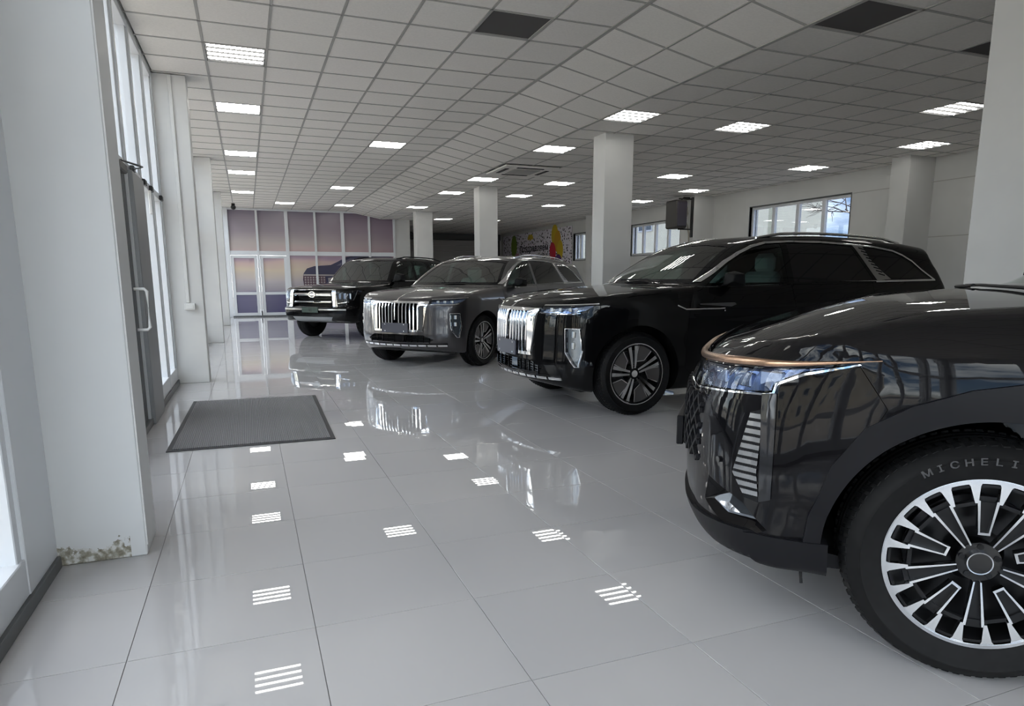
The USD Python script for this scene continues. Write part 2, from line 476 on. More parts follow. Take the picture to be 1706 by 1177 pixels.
obj('socket_plate', rbox(-.70, -.62, 8.926, 8.932, .91, .96, .003), M_white, sock)
for k, (x0, x1, a, b) in enumerate([(4.86, 5.34, 2.98, 3.40), (4.98, 5.46, 9.0, 9.36), (5.10, 5.55, 15.1, 15.5), (5.05, 5.58, 21.15, 21.55)]):
    p = thing('pillar', ['white square pillar cut off by the right edge behind the nearest black car', 'large white square pillar behind the black car', 'white pillar behind the grey car', 'white pillar behind the black pickup-style car'][k], kind='structure')
    obj('shaft', rbox(x0, x1, a, b, 0, HL + .05, .006), M_wall, p)
for k, (a, b) in enumerate([(8.7, 9.07), (14.75, 15.13), (20.3, 20.7)]):
    p = thing('pillar', ['wall pier right of the four-pane window', 'wall pier behind the dark fan unit', 'wall pier beside the far bright window'][k], kind='structure')
    obj('shaft', rbox(10.78, XR + .02, a, b, 0, HL + .05, .006), M_wall_grey, p)

# ---- glazing on the window side
TZ = 2.18
nwin = [0]


def glazing(y0, y1, mull, label, skip=None, stile=(.06, .06)):
    nwin[0] += 1
    t = thing(f'window_{nwin[0]}', label, kind='structure')
    xa, xb = XW - .13, XW
    edges = [y0] + mull + [y1]
    obj('sill_strip', rbox(XW - .1, XW + .015, y0 + .01, y1 - .01, 0, .055, .004), M_dark_alu, t)
    for i, y in enumerate(edges):
        s = stile[0] if i == 0 else stile[1] if i == len(edges) - 1 else None
        a, b = (y, y + s) if i == 0 else (y - s, y) if i == len(edges) - 1 else (y - .03, y + .03)
        obj('mullion', rbox(xa, xb, a, b, 0, HC, .004), M_white_pvc, t)
    for i in range(len(edges) - 1):
        a = edges[i] + (stile[0] if i == 0 else .03) - .004
        b = edges[i + 1] - (stile[1] if i == len(edges) - 2 else .03) + .004
        if skip and i in skip:
            segs = [(TZ, HC)]
        else:
            segs = [(0.0, TZ), (TZ, HC)]
        obj('transom', rbox(xa + .005, xb - .004, a, b, TZ - .035, TZ + .035, .004), M_white_pvc, t)
        obj('top_rail', rbox(xa + .004, xb - .004, a, b, HC - .07, HC - .002, .004), M_white_pvc, t)
        for z0, z1 in segs:
            if z0 == 0:
                obj('bottom_rail', rbox(xa + .004, xb - .004, a, b, .05, .2, .004), M_white_pvc, t)
            for s, (u, v) in ((0, (a, a + .055)), (1, (b - .055, b))):
                obj('sash_stile', rbox(xa + .02, xb - .015, u, v, z0 + .03, z1 - .03, .004), M_white_pvc, t)
            obj('pane', bx(XW - .075, XW - .068, a + .03, b - .03, z0 + (.19 if z0 == 0 else .03), z1 - .035), M_glass, t)
    return t


glazing(Y0, 3.33, [-3.6, -2.65, -1.7, -.75, .2, 1.1, 2.0], 'floor-length glazing in front of the nearest pier', stile=(.06, .40))
nwin[0] += 1
fr = thing(f'window_{nwin[0]}', 'glazed front behind the viewer', kind='structure')
for k in range(7):
    x = XW + (4.4 - XW) * k / 6
    obj('mullion', rbox(x - .05, x + .05, Y0 - .15, Y0, .25, 3.2, .004), M_white_pvc, fr)
obj('transom', bx(XW, 4.4, Y0 - .14, Y0 - .01, 2.15, 2.22), M_white_pvc, fr)
obj('pane', bx(XW, 4.4, Y0 - .085, Y0 - .078, .25, 3.2), M_glass, fr)
glazing(3.64, 9.0, [4.35, 5.05, 6.5, 7.35, 8.2], 'glazing with the entrance door between the first two piers', skip=(2,), stile=(.3, .06))
glazing(9.3, 14.62, [10.2, 11.1, 12.0, 12.9, 13.8], 'glazing between the second and third piers')
glazing(14.93, 20.1, [15.8, 16.7, 17.6, 18.5, 19.3], 'glazing between the third and fourth piers')
glazing(20.4, YB, [21.3, 22.3, 23.3], 'glazing beside the printed glass wall')

d = thing('door_1', 'grey metal entrance door with a tall white bar handle', kind='structure')
obj('door_post', rbox(XW - .16, XW + .035, 6.50, 7.16, 0, TZ - .03, .006), M_alu, d)
obj('door_stile', rbox(XW - .1, XW - .02, 5.12, 5.26, .03, TZ - .04, .005), M_dark_alu, d)
obj('door_stile', rbox(XW - .1, XW - .02, 6.28, 6.47, .03, TZ - .04, .005), M_dark_alu, d)
obj('door_rail', rbox(XW - .1, XW - .02, 5.26, 6.28, .03, .32, .005), M_dark_alu, d)
obj('door_rail', rbox(XW - .1, XW - .02, 5.26, 6.28, TZ - .19, TZ - .04, .005), M_dark_alu, d)
obj('pane', bx(XW - .065, XW - .058, 5.25, 6.29, .31, TZ - .18), M_glass, d)
hx, hy = XW + .075, 6.36
obj('door_handle', tube([(XW - .02, hy, .84), (hx - .02, hy, .84), (hx, hy, .86), (hx, hy, 1.16), (hx - .02, hy, 1.18), (XW - .02, hy, 1.18)], .014, 10), M_white, d, smooth=50)
obj('door_closer', rbox(XW - .02, XW + .055, 5.75, 6.1, TZ - .12, TZ - .05, .01), M_black, d)
obj('closer_arm', cat_([tube([(XW + .03, 6.0, TZ - .03), (XW + .13, 6.35, TZ - .025), (XW + .01, 6.72, TZ + .005)], .008, 6), rbox(XW, XW + .03, 6.66, 6.76, TZ - .02, TZ + .03, .004)]), M_dark_alu, d)
for k, y in enumerate((7.4, 7.9, 8.75)):
    la = thing('window_latch', ['dark latch on the transom beside the door post', 'dark latch on the transom, middle of three', 'dark latch on the transom next to the cable duct pier'][k], 'latch', group='window latches')
    obj('latch', rbox(XW, XW + .03, y - .06, y + .06, TZ - .045, TZ + .01, .006), M_black, la)
obj('window_lever', rbox(XW, XW + .03, 7.72, 7.75, TZ - .28, TZ - .05, .006), M_white, d)

# ---- printed glass wall at the back
film = mat('printed_film', {
    'g': ('geometry', {}), 's': ('separate_xyz', {}), 'z': ('map_range', {'from_min': 0.0, 'from_max': 3.6}),
    'n': ('noise_texture', {'scale': .5, 'detail': 4.0}), 'mp': ('mapping', {'scale': (.5, 1, 3.0)}), 'na': ('math', {'math_type': 'multiply_add', 'value2': .16, 'value3': -.08}), 'ad': ('math', {'math_type': 'add'}),
    'r': ('rgb_ramp', {'ramp': [(0, (.07, .062, .15)), (.2, (.12, .11, .21)), (.232, (.34, .31, .36)), (.34, (.50, .45, .47)), (.44, (.66, .55, .42)), (.5, (.62, .45, .42)), (.54, (.40, .29, .38)), (.57, (.62, .45, .44)),
                                (.66, (.50, .43, .41)), (.8, (.32, .27, .31)), (1, (.21, .18, .235))]}),
    'x': ('map_range', {'from_min': 1.5, 'from_max': 5.0, 'to_min': 0.0, 'to_max': .55}), 'mx': ('mix_color', {'b': (.22, .14, .21)}),
    'p': ('principled_bsdf', {'roughness': .25})},
    [('g.position', 's.vector'), ('g.position', 'mp.vector'), ('mp.vector', 'n.vector'), ('s.z', 'z.value'), ('n.fac', 'na.value1'), ('z.result', 'ad.value1'), ('na.value', 'ad.value2'), ('ad.value', 'r.fac'),
     ('s.x', 'x.value'), ('x.result', 'mx.fac'), ('r.color', 'mx.a'), ('mx.result', 'p.base_color')])
MX = [-.5, .41, 1.35, 2.28, 3.2, 4.12, 5.0]
nwin[0] += 1
gw = thing(f'window_{nwin[0]}', 'glass end wall covered with a printed evening sky film', kind='structure')
for i, x in enumerate(MX):
    wd = .055 if i in (2, 4) else .035
    obj('mullion', rbox(x - wd, x + wd, YB - .08, YB + .06, 0, HC, .004), M_white_pvc, gw)
obj('side_board', rbox(XW, MX[0] - .03, YB - .05, YB + .05, 0, HC, .004), M_white_pvc, gw)
for i in range(6):
    a, b = MX[i] + .03, MX[i + 1] - .03
    zt = HC - .02 if MX[i + 1] < XF1 else HC - .02
    obj('transom', rbox(a, b, YB - .07, YB + .05, 2.05, 2.19, .004), M_white_pvc, gw)
    obj('film_pane', bx(a - .01, b + .01, YB - .004, YB + .004, 2.16, zt), film, gw)
    obj('top_rail', rbox(a, b, YB - .06, YB + .05, HC - .06, HC, .004), M_white_pvc, gw)
    if i > 1:
        obj('film_pane', bx(a - .01, b + .01, YB - .004, YB + .004, .08, 2.08), film, gw)
        obj('bottom_rail', rbox(a, b, YB - .06, YB + .05, 0, .12, .004), M_white_pvc, gw)
d2 = thing('door_2', 'white framed double glass door with printed film in the end wall', kind='structure')
for i in (0, 1):
    a, b = MX[i] + .04, MX[i + 1] - .04
    for u, v in ((a, a + .1), (b - .1, b)):
        obj('door_stile', rbox(u, v, YB - .06, YB + .03, .02, 2.04, .005), M_white_pvc, d2)
    for z0, z1 in ((.02, .14), (.74, .83), (1.95, 2.04)):
        obj('door_rail', rbox(a + .1, b - .1, YB - .06, YB + .03, z0, z1, .005), M_white_pvc, d2)
    obj('film_pane', bx(a + .09, b - .09, YB - .024, YB - .016, .13, .75), film, d2)
    obj('film_pane', bx(a + .09, b - .09, YB - .024, YB - .016, .82, 1.96), film, d2)
obj('door_handle', rbox(MX[1] - .02, MX[1] + .02, YB - .13, YB - .06, .05, .2, .006), M_dark_alu, d2)
obj('kick_strip', bx(MX[0], MX[2], YB - .09, YB - .06, 0, .045), M_dark_alu, d2)
# the blue car printed on the film
M_pr = [simple('print_navy', (.045, .042, .09), .3), simple('print_plum', (.11, .06, .085), .3), simple('print_slate', (.13, .12, .17), .3), simple('print_pale', (.36, .33, .33), .3), simple('print_black', (.012, .010, .018), .3)]
ps = thing('printed_car', 'dark blue car printed on the glass film behind the black off-road car', 'printed car')


def at_y(u, v, y):
    cy, sy, cp, sp = math.cos(YAW), math.sin(YAW), math.cos(PITCH), math.sin(PITCH)
    f = np.array([sy * cp, cy * cp, -sp]); r = np.array([cy, -sy, 0.0]); up = np.cross(r, f)
    d_ = (u - PPX) / FPX * r - (v - PPY) / FPX * up + f
    q_ = np.array([0, 0, CAM_H]) + d_ * (y / d_[1])
    return q_[0], q_[2]


PRINT_CAR = {   # outline in metres on the film (x along the wall, z up)
    'body': (0, [(1.83, 1.00), (1.80, 1.25), (1.83, 1.45), (1.95, 1.62), (2.2, 1.70), (2.75, 1.74), (3.0, 1.86), (3.3, 2.02), (3.6, 2.085), (4.3, 2.09), (4.9, 2.04), (4.98, 1.98), (4.98, .5), (2.2, .45)]),
    'side_glass': (2, [(2.95, 1.72), (3.2, 1.88), (3.42, 1.97), (3.62, 1.96), (3.55, 1.76)]),
    'grille': (1, [(1.83, 1.02), (1.81, 1.38), (2.55, 1.36), (2.58, 1.0)]),
    'chrome_bar': (3, [(1.82, 1.37), (1.84, 1.43), (3.18, 1.41), (3.12, 1.36)]),
    'headlight': (3, [(2.66, 1.02), (2.64, 1.30), (2.98, 1.33), (3.0, 1.12)]),
    'shadow_band': (4, [(1.84, .80), (1.84, 1.0), (2.95, .98), (2.95, .78)])}
for k, (n_, (mi, pts)) in enumerate(PRINT_CAR.items()):
    pg = Polygon(pts).buffer(.03).buffer(-.03)
    m_ = tri(prism(pg, 'y', YB - .0075 - .0008 * k, YB - .0055 - .0008 * k))
    obj(n_, m_, M_pr[mi], ps)
dots = [Polygon([(x + .035 * math.cos(t), z + .035 * math.sin(t)) for t in np.arange(4) * np.pi / 2]) for x in np.arange(1.88, 2.55, .09) for z in np.arange(1.07, 1.34, .08)]
obj('grille_pattern', tri(prism(unary_union(dots), 'y', YB - .0125, YB - .0118)), M_pr[3], ps)

# ---- high windows on the right
for k, (y0, z0, y1, z1) in enumerate(WR):
    nwin[0] += 1
    t = thing(f'window_{nwin[0]}', ['high four-pane window above the roof of the black car', 'high bright window left of the dark fan unit', 'narrow bright window beside the banner'][k], kind='structure')
    n = (4, 4, 2)[k]
    obj('reveal', tri(prism(sbox(y0 - .02, z0 - .02, y1 + .02, z1 + .02).difference(sbox(y0, z0, y1, z1)), 'x', XR - .006, XR + .2)), M_dark_alu, t)
    obj('frame', tri(prism(sbox(y0, z0, y1, z1).difference(sbox(y0 + .06, z0 + .06, y1 - .06, z1 - .06)), 'x', XR + .06, XR + .13)), M_white_pvc, t)
    for i in range(1, n):
        y = y0 + (y1 - y0) * i / n
        obj('mullion', rbox(XR + .05, XR + .13, y - .045, y + .045, z0 + .05, z1 - .05, .004), M_white_pvc, t)
    for i in range(n):
        a, b = y0 + (y1 - y0) * i / n, y0 + (y1 - y0) * (i + 1) / n
        obj('pane', bx(XR + .09, XR + .096, a + .03, b - .03, z0 + .05, z1 - .05), M_glass_dim, t)

# ---------------------------------------------------------------- outside
M_pave = noisy('outside_paving', (.46, .40, .34), (.55, .48, .41), 1.5, .9)
M_road = noisy('outside_asphalt', (.10, .10, .10), (.14, .14, .14), 4.0, .9)
M_fac = noisy('facade_render', (.52, .45, .35), (.58, .51, .41), .6, .85)
M_cream = simple('facade_cream', (.88, .83, .66), .8)
M_fwin = simple('facade_glass', (.06, .08, .10), .08)
og = thing('ground', 'paved yard outside the windows', kind='structure')
obj('paving', bx(-9, XW - .2, -30, 50, -.3, -.1), M_pave, og)
obj('road', bx(-16, -9, -60, 80, -.3, -.16), M_road, og)
obj('yard', cat_([bx(XR + .3, 60, -40, 70, -.4, -.15), bx(-60, -16, -60, 80, -.3, -.12), bx(XW - .2, XR + .3, -60, Y0 - .2, -.3, -.1), bx(XW - .2, XR + .3, YE + .2, 80, -.3, -.1)]), M_pave, og)


def house(x0, x1, y0, y1, h, face, label, m, rows, n):
    t = thing('building', label, 'building')
    obj('wall', bx(x0, x1, y0, y1, -.2, h), m, t)
    obj('roof', rbox(x0 - .3, x1 + .3, y0 - .3, y1 + .3, h, h + .35, .05), M_dark_alu, t)
    xf = x1 if face > 0 else x0
    for r_ in range(rows):
        for i in range(n):
            yc = y0 + (y1 - y0) * (i + .5) / n
            z0 = 1.0 + r_ * 3.2
            obj('window', bx(xf - .02, xf + .06 * face, yc - .8, yc + .8, z0, z0 + 1.6), M_white_pvc, t)
            obj('pane', bx(xf + .03 * face, xf + .08 * face, yc - .7, yc + .7, z0 + .1, z0 + 1.5), M_fwin, t)
    return t


house(-30, -22, -28, 2, 7.0, 1, 'beige two-storey house across the road', M_fac, 2, 8)
house(-32, -24, 8, 34, 6.0, 1, 'cream two-storey house farther along the road', M_cream, 2, 7)
house(24, 34, 33, 62, 9.0, -1, 'pale yellow block seen through the far bright window', M_cream, 2, 9)
M_bark = simple('bark', (.16, .13, .11), .9)
M_pole = simple('pole_paint', (.62, .60, .44), .7)
pole = thing('utility_pole', 'cream utility pole outside the four-pane window', 'pole')
obj('post', tube([(21.0, 23.25, -.2), (21.0, 23.25, 9)], .16, 12), M_pole, pole, smooth=40)
obj('crossbar', cat_([tube([(20.6, 23.9, 5.15), (21.0, 24.6, 5.15)], .04, 6), tube([(20.2, 24.9, 4.7), (21, 23.2, 4.7)], .03, 6)]), M_dark_alu, pole)
tree = thing('tree', 'bare twiggy tree outside the right end of the four-pane window', 'tree')


def branch(p, d, L, r, depth, out):
    e = p + d * L
    out.append(tube([p, (p + e) / 2 + rng.normal(0, .03 * L, 3), e], [r, r * .85, r * .65], 5))
    if depth == 0:
        return
    for _ in range(3 if depth > 1 else 4):
        nd = d + rng.normal(0, .42, 3); nd /= np.linalg.norm(nd)
        branch(e - d * L * rng.uniform(0, .35), nd, L * rng.uniform(.6, .85), r * .6, depth - 1, out)


br = []
branch(np.array([20.2, 17.9, -.2]), np.array([0, 0, 1.0]), 2.6, .11, 5, br)
obj('trunk', br[0], M_bark, tree)
obj('branches', cat_(br[1:]), M_bark, tree)

# ---------------------------------------------------------------- things on walls, ceiling and floor
# party banner on the right wall at the far end
ban_m = mat('banner_confetti', {
    'g': ('geometry', {}), 'v': ('voronoi_texture', {'scale': 9.0, 'randomness': 1.0}), 'c': ('math', {'math_type': 'less_than', 'value2': .34}), 'v2': ('voronoi_texture', {'scale': 7.0}),
    'h': ('hsv', {'saturation': 1.0, 'value': .35, 'color': (.3, .3, .3)}), 'sc': ('separate_color', {}), 'r': ('rgb_ramp', {'interpolate': False, 'ramp': [(0, (.02, .02, .03)), (.45, (.03, .03, .05)), (.55, (.10, .16, .08)), (.65, (.32, .05, .09)), (.75, (.06, .08, .25)), (.85, (.4, .3, .06))]}),
    'mx': ('mix_color', {'a': (.82, .78, .86)}), 'p': ('principled_bsdf', {'roughness': .45})},
    [('g.position', 'v.vector'), ('v.distance', 'c.value1'), ('v.color', 'sc.color'), ('sc.r', 'r.fac'), ('r.color', 'mx.b'), ('c.value', 'mx.fac'), ('mx.result', 'p.base_color')])
ban = thing('banner', 'large white party banner with balloons, confetti and Cyrillic greeting', 'banner')
obj('sheet', bx(XR - .03, XR - .02, 22.95, 30.2, 1.0, 3.2), ban_m, ban)
B_COL = {'green': (.20, .30, .03), 'yellow': (.62, .45, .03), 'amber': (.60, .33, .03), 'red': (.55, .02, .05), 'purple': (.13, .05, .22), 'pink': (.55, .28, .38)}
M_b = {k: simple('print_' + k, v, .4) for k, v in B_COL.items()}
M_ink = simple('print_ink', (.02, .015, .03), .45)


def oval(y, z, a, b, tilt=0.0):
    return affinity.rotate(affinity.scale(Point(y, z).buffer(1, 16), a, b), tilt)


for k, (c, y, z, a, b, t) in enumerate([('green', 28.8, 2.68, .34, .5, 0), ('pink', 28.42, 2.1, .33, .28, 0), ('yellow', 24.45, 2.95, .3, .4, 0), ('amber', 24.2, 2.7, .3, .4, 10), ('yellow', 23.95, 2.35, .27, .38, 0),
                                        ('red', 24.62, 2.32, .28, .36, -15), ('purple', 24.1, 1.9, .3, .3, 0), ('red', 24.55, 1.85, .18, .2, 0)]):
    obj('balloon', tri(prism(oval(y, z, a, b, t), 'x', XR - .034 - .001 * k, XR - .032 - .001 * k)), M_b[c], ban)
bow = unary_union([oval(26.75, 3.0, .16, .09, 30), oval(27.05, 3.0, .16, .09, -30), sbox(26.82, 2.86, 26.98, 3.04)])
obj('bow', tri(prism(bow, 'x', XR - .036, XR - .032)), M_b['yellow'], ban)
RT = np.array([[0, 0, -1.0], [-1.0, 0, 0], [0, 1.0, 0]])   # text x -> -y, text y -> z, depth -> -x


def letters(text, width, h, loc, bold=True):
    m_ = meshkit.text_mesh(text, h, .003, bold)
    m_.apply_scale([width / m_.extents[0], 1, 1])
    return place(m_, loc, RT)


obj('lettering', letters('Поздравляем', 3.05, .27, (XR - .033, 28.15, 2.40)), M_ink, ban)
obj('lettering', letters('с покупкой!', 2.5, .19, (XR - .033, 27.85, 2.10)), M_ink, ban)

# wall fan unit on the pier
fan = thing('fan_heater', 'dark grey wall fan unit hung on a bracket from the pier', 'fan heater')
M_fan = simple('fan_case', (.055, .05, .045), .5)
obj('case', rbox(10.22, 10.56, 14.72, 15.2, 2.52, 3.22, .03), M_fan, fan)
obj('front_cover', rbox(10.24, 10.54, 14.69, 14.73, 2.56, 3.18, .02), simple('fan_cover', (.035, .03, .042), .35), fan)
obj('pipe_stub', tube([(10.5, 14.95, 3.22), (10.6, 14.95, 3.3), (10.78, 14.95, 3.3)], .02, 8), M_black, fan)
obj('bracket', cat_([tube([(10.35, 14.8, 3.25), (10.8, 14.8, 3.25)], .018, 6), tube([(10.35, 14.8, 2.5), (10.8, 14.8, 2.5)], .018, 6), rbox(10.74, 10.785, 14.76, 14.84, 2.3, 3.3, .004)]), M_black, fan)
obj('hose', tube([(10.55, 14.9, 3.1), (10.68, 14.9, 3.05), (10.7, 14.9, 2.9), (10.64, 14.9, 2.75), (10.7, 14.9, 2.6), (10.74, 14.88, 2.4), (10.74, 14.86, 2.1)], .022, 8), simple('hose', (.35, .33, .28), .6), fan, smooth=50)

# ceiling cassette
ac = thing('ceiling_cassette', 'white four-way ceiling cassette air conditioner left of the middle pillar', 'air conditioner')
ax0, ay0 = XF2 + .05, GY + 5.4 + .05
obj('panel', rbox(ax0, ax0 + 1.1, ay0, ay0 + 1.1, HL - .035, HL - .002, .012), M_ceil[0], ac)
obj('intake_grille', rbox(ax0 + .28, ax0 + .82, ay0 + .28, ay0 + .82, HL - .045, HL - .03, .006), M_tbar, ac)
for k, (a, b, c, e) in enumerate([(.28, .82, .1, .17), (.28, .82, .93, 1.0), (.1, .17, .28, .82), (.93, 1.0, .28, .82)]):
    obj('air_slot', bx(ax0 + a, ax0 + b, ay0 + c, ay0 + e, HL - .042, HL - .03), M_black, ac)

cam = thing('security_camera', 'small black dome camera under the ceiling above the double door', 'security camera')
obj('mount', bx(-.30, -.20, 23.0, 23.1, HC - .05, HC), M_black, cam)
sp = trimesh.creation.icosphere(2, .075); sp.apply_translation([-.25, 23.05, HC - .11])
obj('camera_head', sp, M_black, cam, smooth=True)

# door mat
mat_m = mat('mat_ribs', {
    'g': ('geometry', {}), 'w': ('wave_texture', {'wave_type': 'bands', 'bands_direction': 'x', 'scale': 22.0, 'distortion': .6, 'detail': 2.0, 'detail_scale': 3.0}), 'n': ('noise_texture', {'scale': 160.0, 'detail': 2.0}), 'n2': ('noise_texture', {'scale': 5.0}),
    'a': ('mix_color', {'a': (.13, .125, .135), 'b': (.25, .24, .255)}), 'm': ('mix_color', {'blend_type': 'multiply', 'fac': .6}), 'h': ('mix_float', {'fac': .5}), 'b': ('bump', {'strength': .8, 'distance': .006}),
    'p': ('principled_bsdf', {'roughness': .95, 'sheen_weight': .2})},
    [('g.position', 'w.vector'), ('g.position', 'n.vector'), ('w.fac', 'a.fac'), ('a.result', 'm.a'), ('n.color', 'm.b'), ('m.result', 'p.base_color'), ('w.fac', 'h.a'), ('n.fac', 'h.b'), ('h.result', 'b.height'), ('b.normal', 'p.normal')])
M_rub = simple('mat_rubber', (.06, .058, .062), .7)
mt = thing('door_mat', 'grey ribbed entrance mat with a dark rubber edge on the tiles', 'mat')
Q = np.array([(-.64, 5.37), (.575, 5.34), (.615, 7.50), (-.60, 7.57)])
pm = Polygon(Q)
obj('edge', tri(prism(pm, 'z', .0002, .006)), M_rub, mt)
obj('pile', tri(prism(pm.buffer(-.035, join_style=2), 'z', .004, .012)), mat_m, mt)

# ---------------------------------------------------------------- cars: shaping tools
def curve(*pts):
    p = np.array(pts, float)
    o = np.argsort(p[:, 0])
    p = p[o]
    xs = np.linspace(p[0, 0], p[-1, 0], 800)
    ys = PchipInterpolator(p[:, 0], p[:, 1])(xs)
    return lambda x: np.interp(x, xs, ys)


def smax(a, b, k):
    h = np.maximum(k - np.abs(a - b), 0) / k
    return np.maximum(a, b) + h * h * k * .25


def smin(a, b, k):
    return -smax(-a, -b, k)


def surface(f, lo, hi, h, grid=None, d=0.0):
    """Closed surface f = 0 as a mesh (surface nets on a grid, then drawn onto the surface)."""
    lo, hi = np.array(lo, float), np.array(hi, float)
    n = np.ceil((hi - lo) / h).astype(int) + 1
    ax = [lo[k] + h * np.arange(n[k]) for k in range(3)]
    X, Y, Z = np.meshgrid(*ax, indexing='ij', sparse=True)
    F = (np.broadcast_to(f(X, Y, Z), n) if grid is None else grid(X, Y, Z, n)) - d
    S = F < 0
    c = S[:-1, :-1, :-1].astype(np.int8)
    cnt = sum(S[i:n[0] - 1 + i, j:n[1] - 1 + j, k:n[2] - 1 + k].astype(np.int8) for i in (0, 1) for j in (0, 1) for k in (0, 1))
    cells = np.argwhere((cnt > 0) & (cnt < 8))
    idx = -np.ones(n - 1, int)
    idx[tuple(cells.T)] = np.arange(len(cells))
    acc = np.zeros((len(cells), 3)); num = np.zeros(len(cells))
    for dd in range(3):
        o = [0, 0, 0]; o[dd] = 1
        for a in (0, 1):
            for b in (0, 1):
                off = np.zeros(3, int); r = [k for k in range(3) if k != dd]
                off[r[0]], off[r[1]] = a, b
                p0 = cells + off; p1 = p0 + o
                f0, f1 = F[tuple(p0.T)], F[tuple(p1.T)]
                m = (f0 < 0) != (f1 < 0)
                t = np.where(m, f0 / np.where(m, f0 - f1, 1), 0)
                acc += np.where(m[:, None], p0 + t[:, None] * o, 0); num += m
    v = lo + h * acc / num[:, None]
    quads = []
    for dd in range(3):
        o = np.zeros(3, int); o[dd] = 1
        a_, b_ = [(1, 2), (2, 0), (0, 1)][dd]
        sl0 = [slice(1, -1)] * 3; sl0[dd] = slice(0, -1)
        sl1 = [slice(1, -1)] * 3; sl1[dd] = slice(1, None)
        s0, s1 = S[tuple(sl0)], S[tuple(sl1)]
        for flip, msk in ((False, s0 & ~s1), (True, ~s0 & s1)):
            e = np.argwhere(msk) + 1
            e[:, dd] -= 1
            ea = np.zeros(3, int); ea[a_] = 1
            eb = np.zeros(3, int); eb[b_] = 1
            q = np.stack([idx[tuple((e - ea - eb).T)], idx[tuple((e - eb).T)], idx[tuple(e.T)], idx[tuple((e - ea).T)]], 1)
            quads.append(q[:, ::-1] if flip else q)
    q = np.vstack(quads)
    for _ in range(2):
        e = 1e-3
        x, y, z = v.T
        f0 = f(x, y, z) - d
        g = np.stack([f(x + e, y, z) - f(x - e, y, z), f(x, y + e, z) - f(x, y - e, z), f(x, y, z + e) - f(x, y, z - e)], 1) / (2 * e)
        step = -(f0 / np.maximum((g * g).sum(1), .05))[:, None] * g
        v = v + np.clip(step, -.6 * h, .6 * h)
    # split each quad along its shorter diagonal
    d02 = np.linalg.norm(v[q[:, 0]] - v[q[:, 2]], axis=1); d13 = np.linalg.norm(v[q[:, 1]] - v[q[:, 3]], axis=1)
    s = d02 <= d13
    t = np.vstack([q[s][:, [0, 1, 2]], q[s][:, [0, 2, 3]], q[~s][:, [0, 1, 3]], q[~s][:, [1, 2, 3]]])
    return trimesh.Trimesh(v, t, process=False)


def surf_man(f, lo, hi, h, grid=None, d=0.0):
    for k in range(4):
        t = surface(f, lo, hi, h, grid, d) if k == 0 else surface(f, np.array(lo) - .0037 * k, hi, h * (1 + .03 * k), None, d)
        m = man(t)
        if m.status() == m3.Error.NoError and m.volume() > 0:
            return m
    print('NOT MANIFOLD', m.status())
    return m


def both(fn):
    """A shape on the left side (y > 0) and its mirror."""
    return fn(1), fn(-1)


def ymir(m):
    t = tri(m).copy()
    t.vertices[:, 1] *= -1
    t.invert()
    return t


def cyl_y(x, z, r, y0, y1, n=96):
    return m3.Manifold.cylinder(y1 - y0, r, r, n).rotate([-90, 0, 0]).translate([x, y0, z])


def paint(name, col, metal=0.0):
    if metal:
        return mat(name, {'p': ('principled_bsdf', {'base_color': col, 'metallic': metal, 'roughness': .3, 'coat_weight': 1.0, 'coat_roughness': .008, 'coat_ior': 1.45})})
    return mat(name, {'p': ('principled_bsdf', {'base_color': col, 'roughness': .012, 'specular_ior_level': .31})})


M_paint_black = paint('paint_black', (.004, .004, .0045))
M_paint_black2 = paint('paint_deep_black', (.0045, .0042, .005))
M_paint_grey = paint('paint_grey', (.078, .075, .080), .75)
M_gloss_black = simple('gloss_black', (.004, .004, .005), .03, specular_ior_level=.35)
M_satin_black = simple('satin_black', (.008, .008, .010), .45, specular_ior_level=.22)
M_rubber = noisy('tyre_rubber', (.006, .006, .0065), (.010, .010, .0105), 30, .6, specular_ior_level=.22)
M_rim = simple('machined_rim', (.66, .67, .69), .16, 1.0)
M_rim_grey = simple('rim_grey', (.17, .165, .17), .28, .8)
M_rim_dark = simple('rim_dark', (.008, .008, .009), .3, specular_ior_level=.3)
M_brake = simple('brake_disc', (.10, .10, .105), .35, .9)
M_copper = simple('copper_trim', (.62, .40, .27), .22, 1.0)
M_silver_trim = simple('satin_silver', (.50, .49, .48), .3, .9)
M_lens = glass_pane('lamp_lens', (.82, .86, .92))
M_car_glass = glass_pane('car_glass', (.66, .78, .72), 1.0, 2.5)
M_car_privacy = simple('privacy_glass', (.006, .006, .007), .03)
M_side_glass = glass_pane('side_glass', (.50, .56, .56))
M_seat = simple('seat_leather', (.05, .048, .047), .5)
M_cover = simple('seat_plastic_cover', (.42, .46, .46), .22)
M_dash = simple('dashboard', (.035, .035, .037), .5)
M_lamp_in = simple('lamp_bowl', (.50, .57, .70), .12, .9)
M_bowl_warm = simple('lamp_bowl_warm', (.62, .60, .53), .15, .8)
M_led = simple('lamp_module', (.86, .85, .80), .15)
M_plate = simple('plate_blank', (.065, .068, .09), .4)
M_plate_green = simple('plate_green', (.03, .055, .045), .4)
M_under = simple('underbody', (.02, .02, .02), .8)


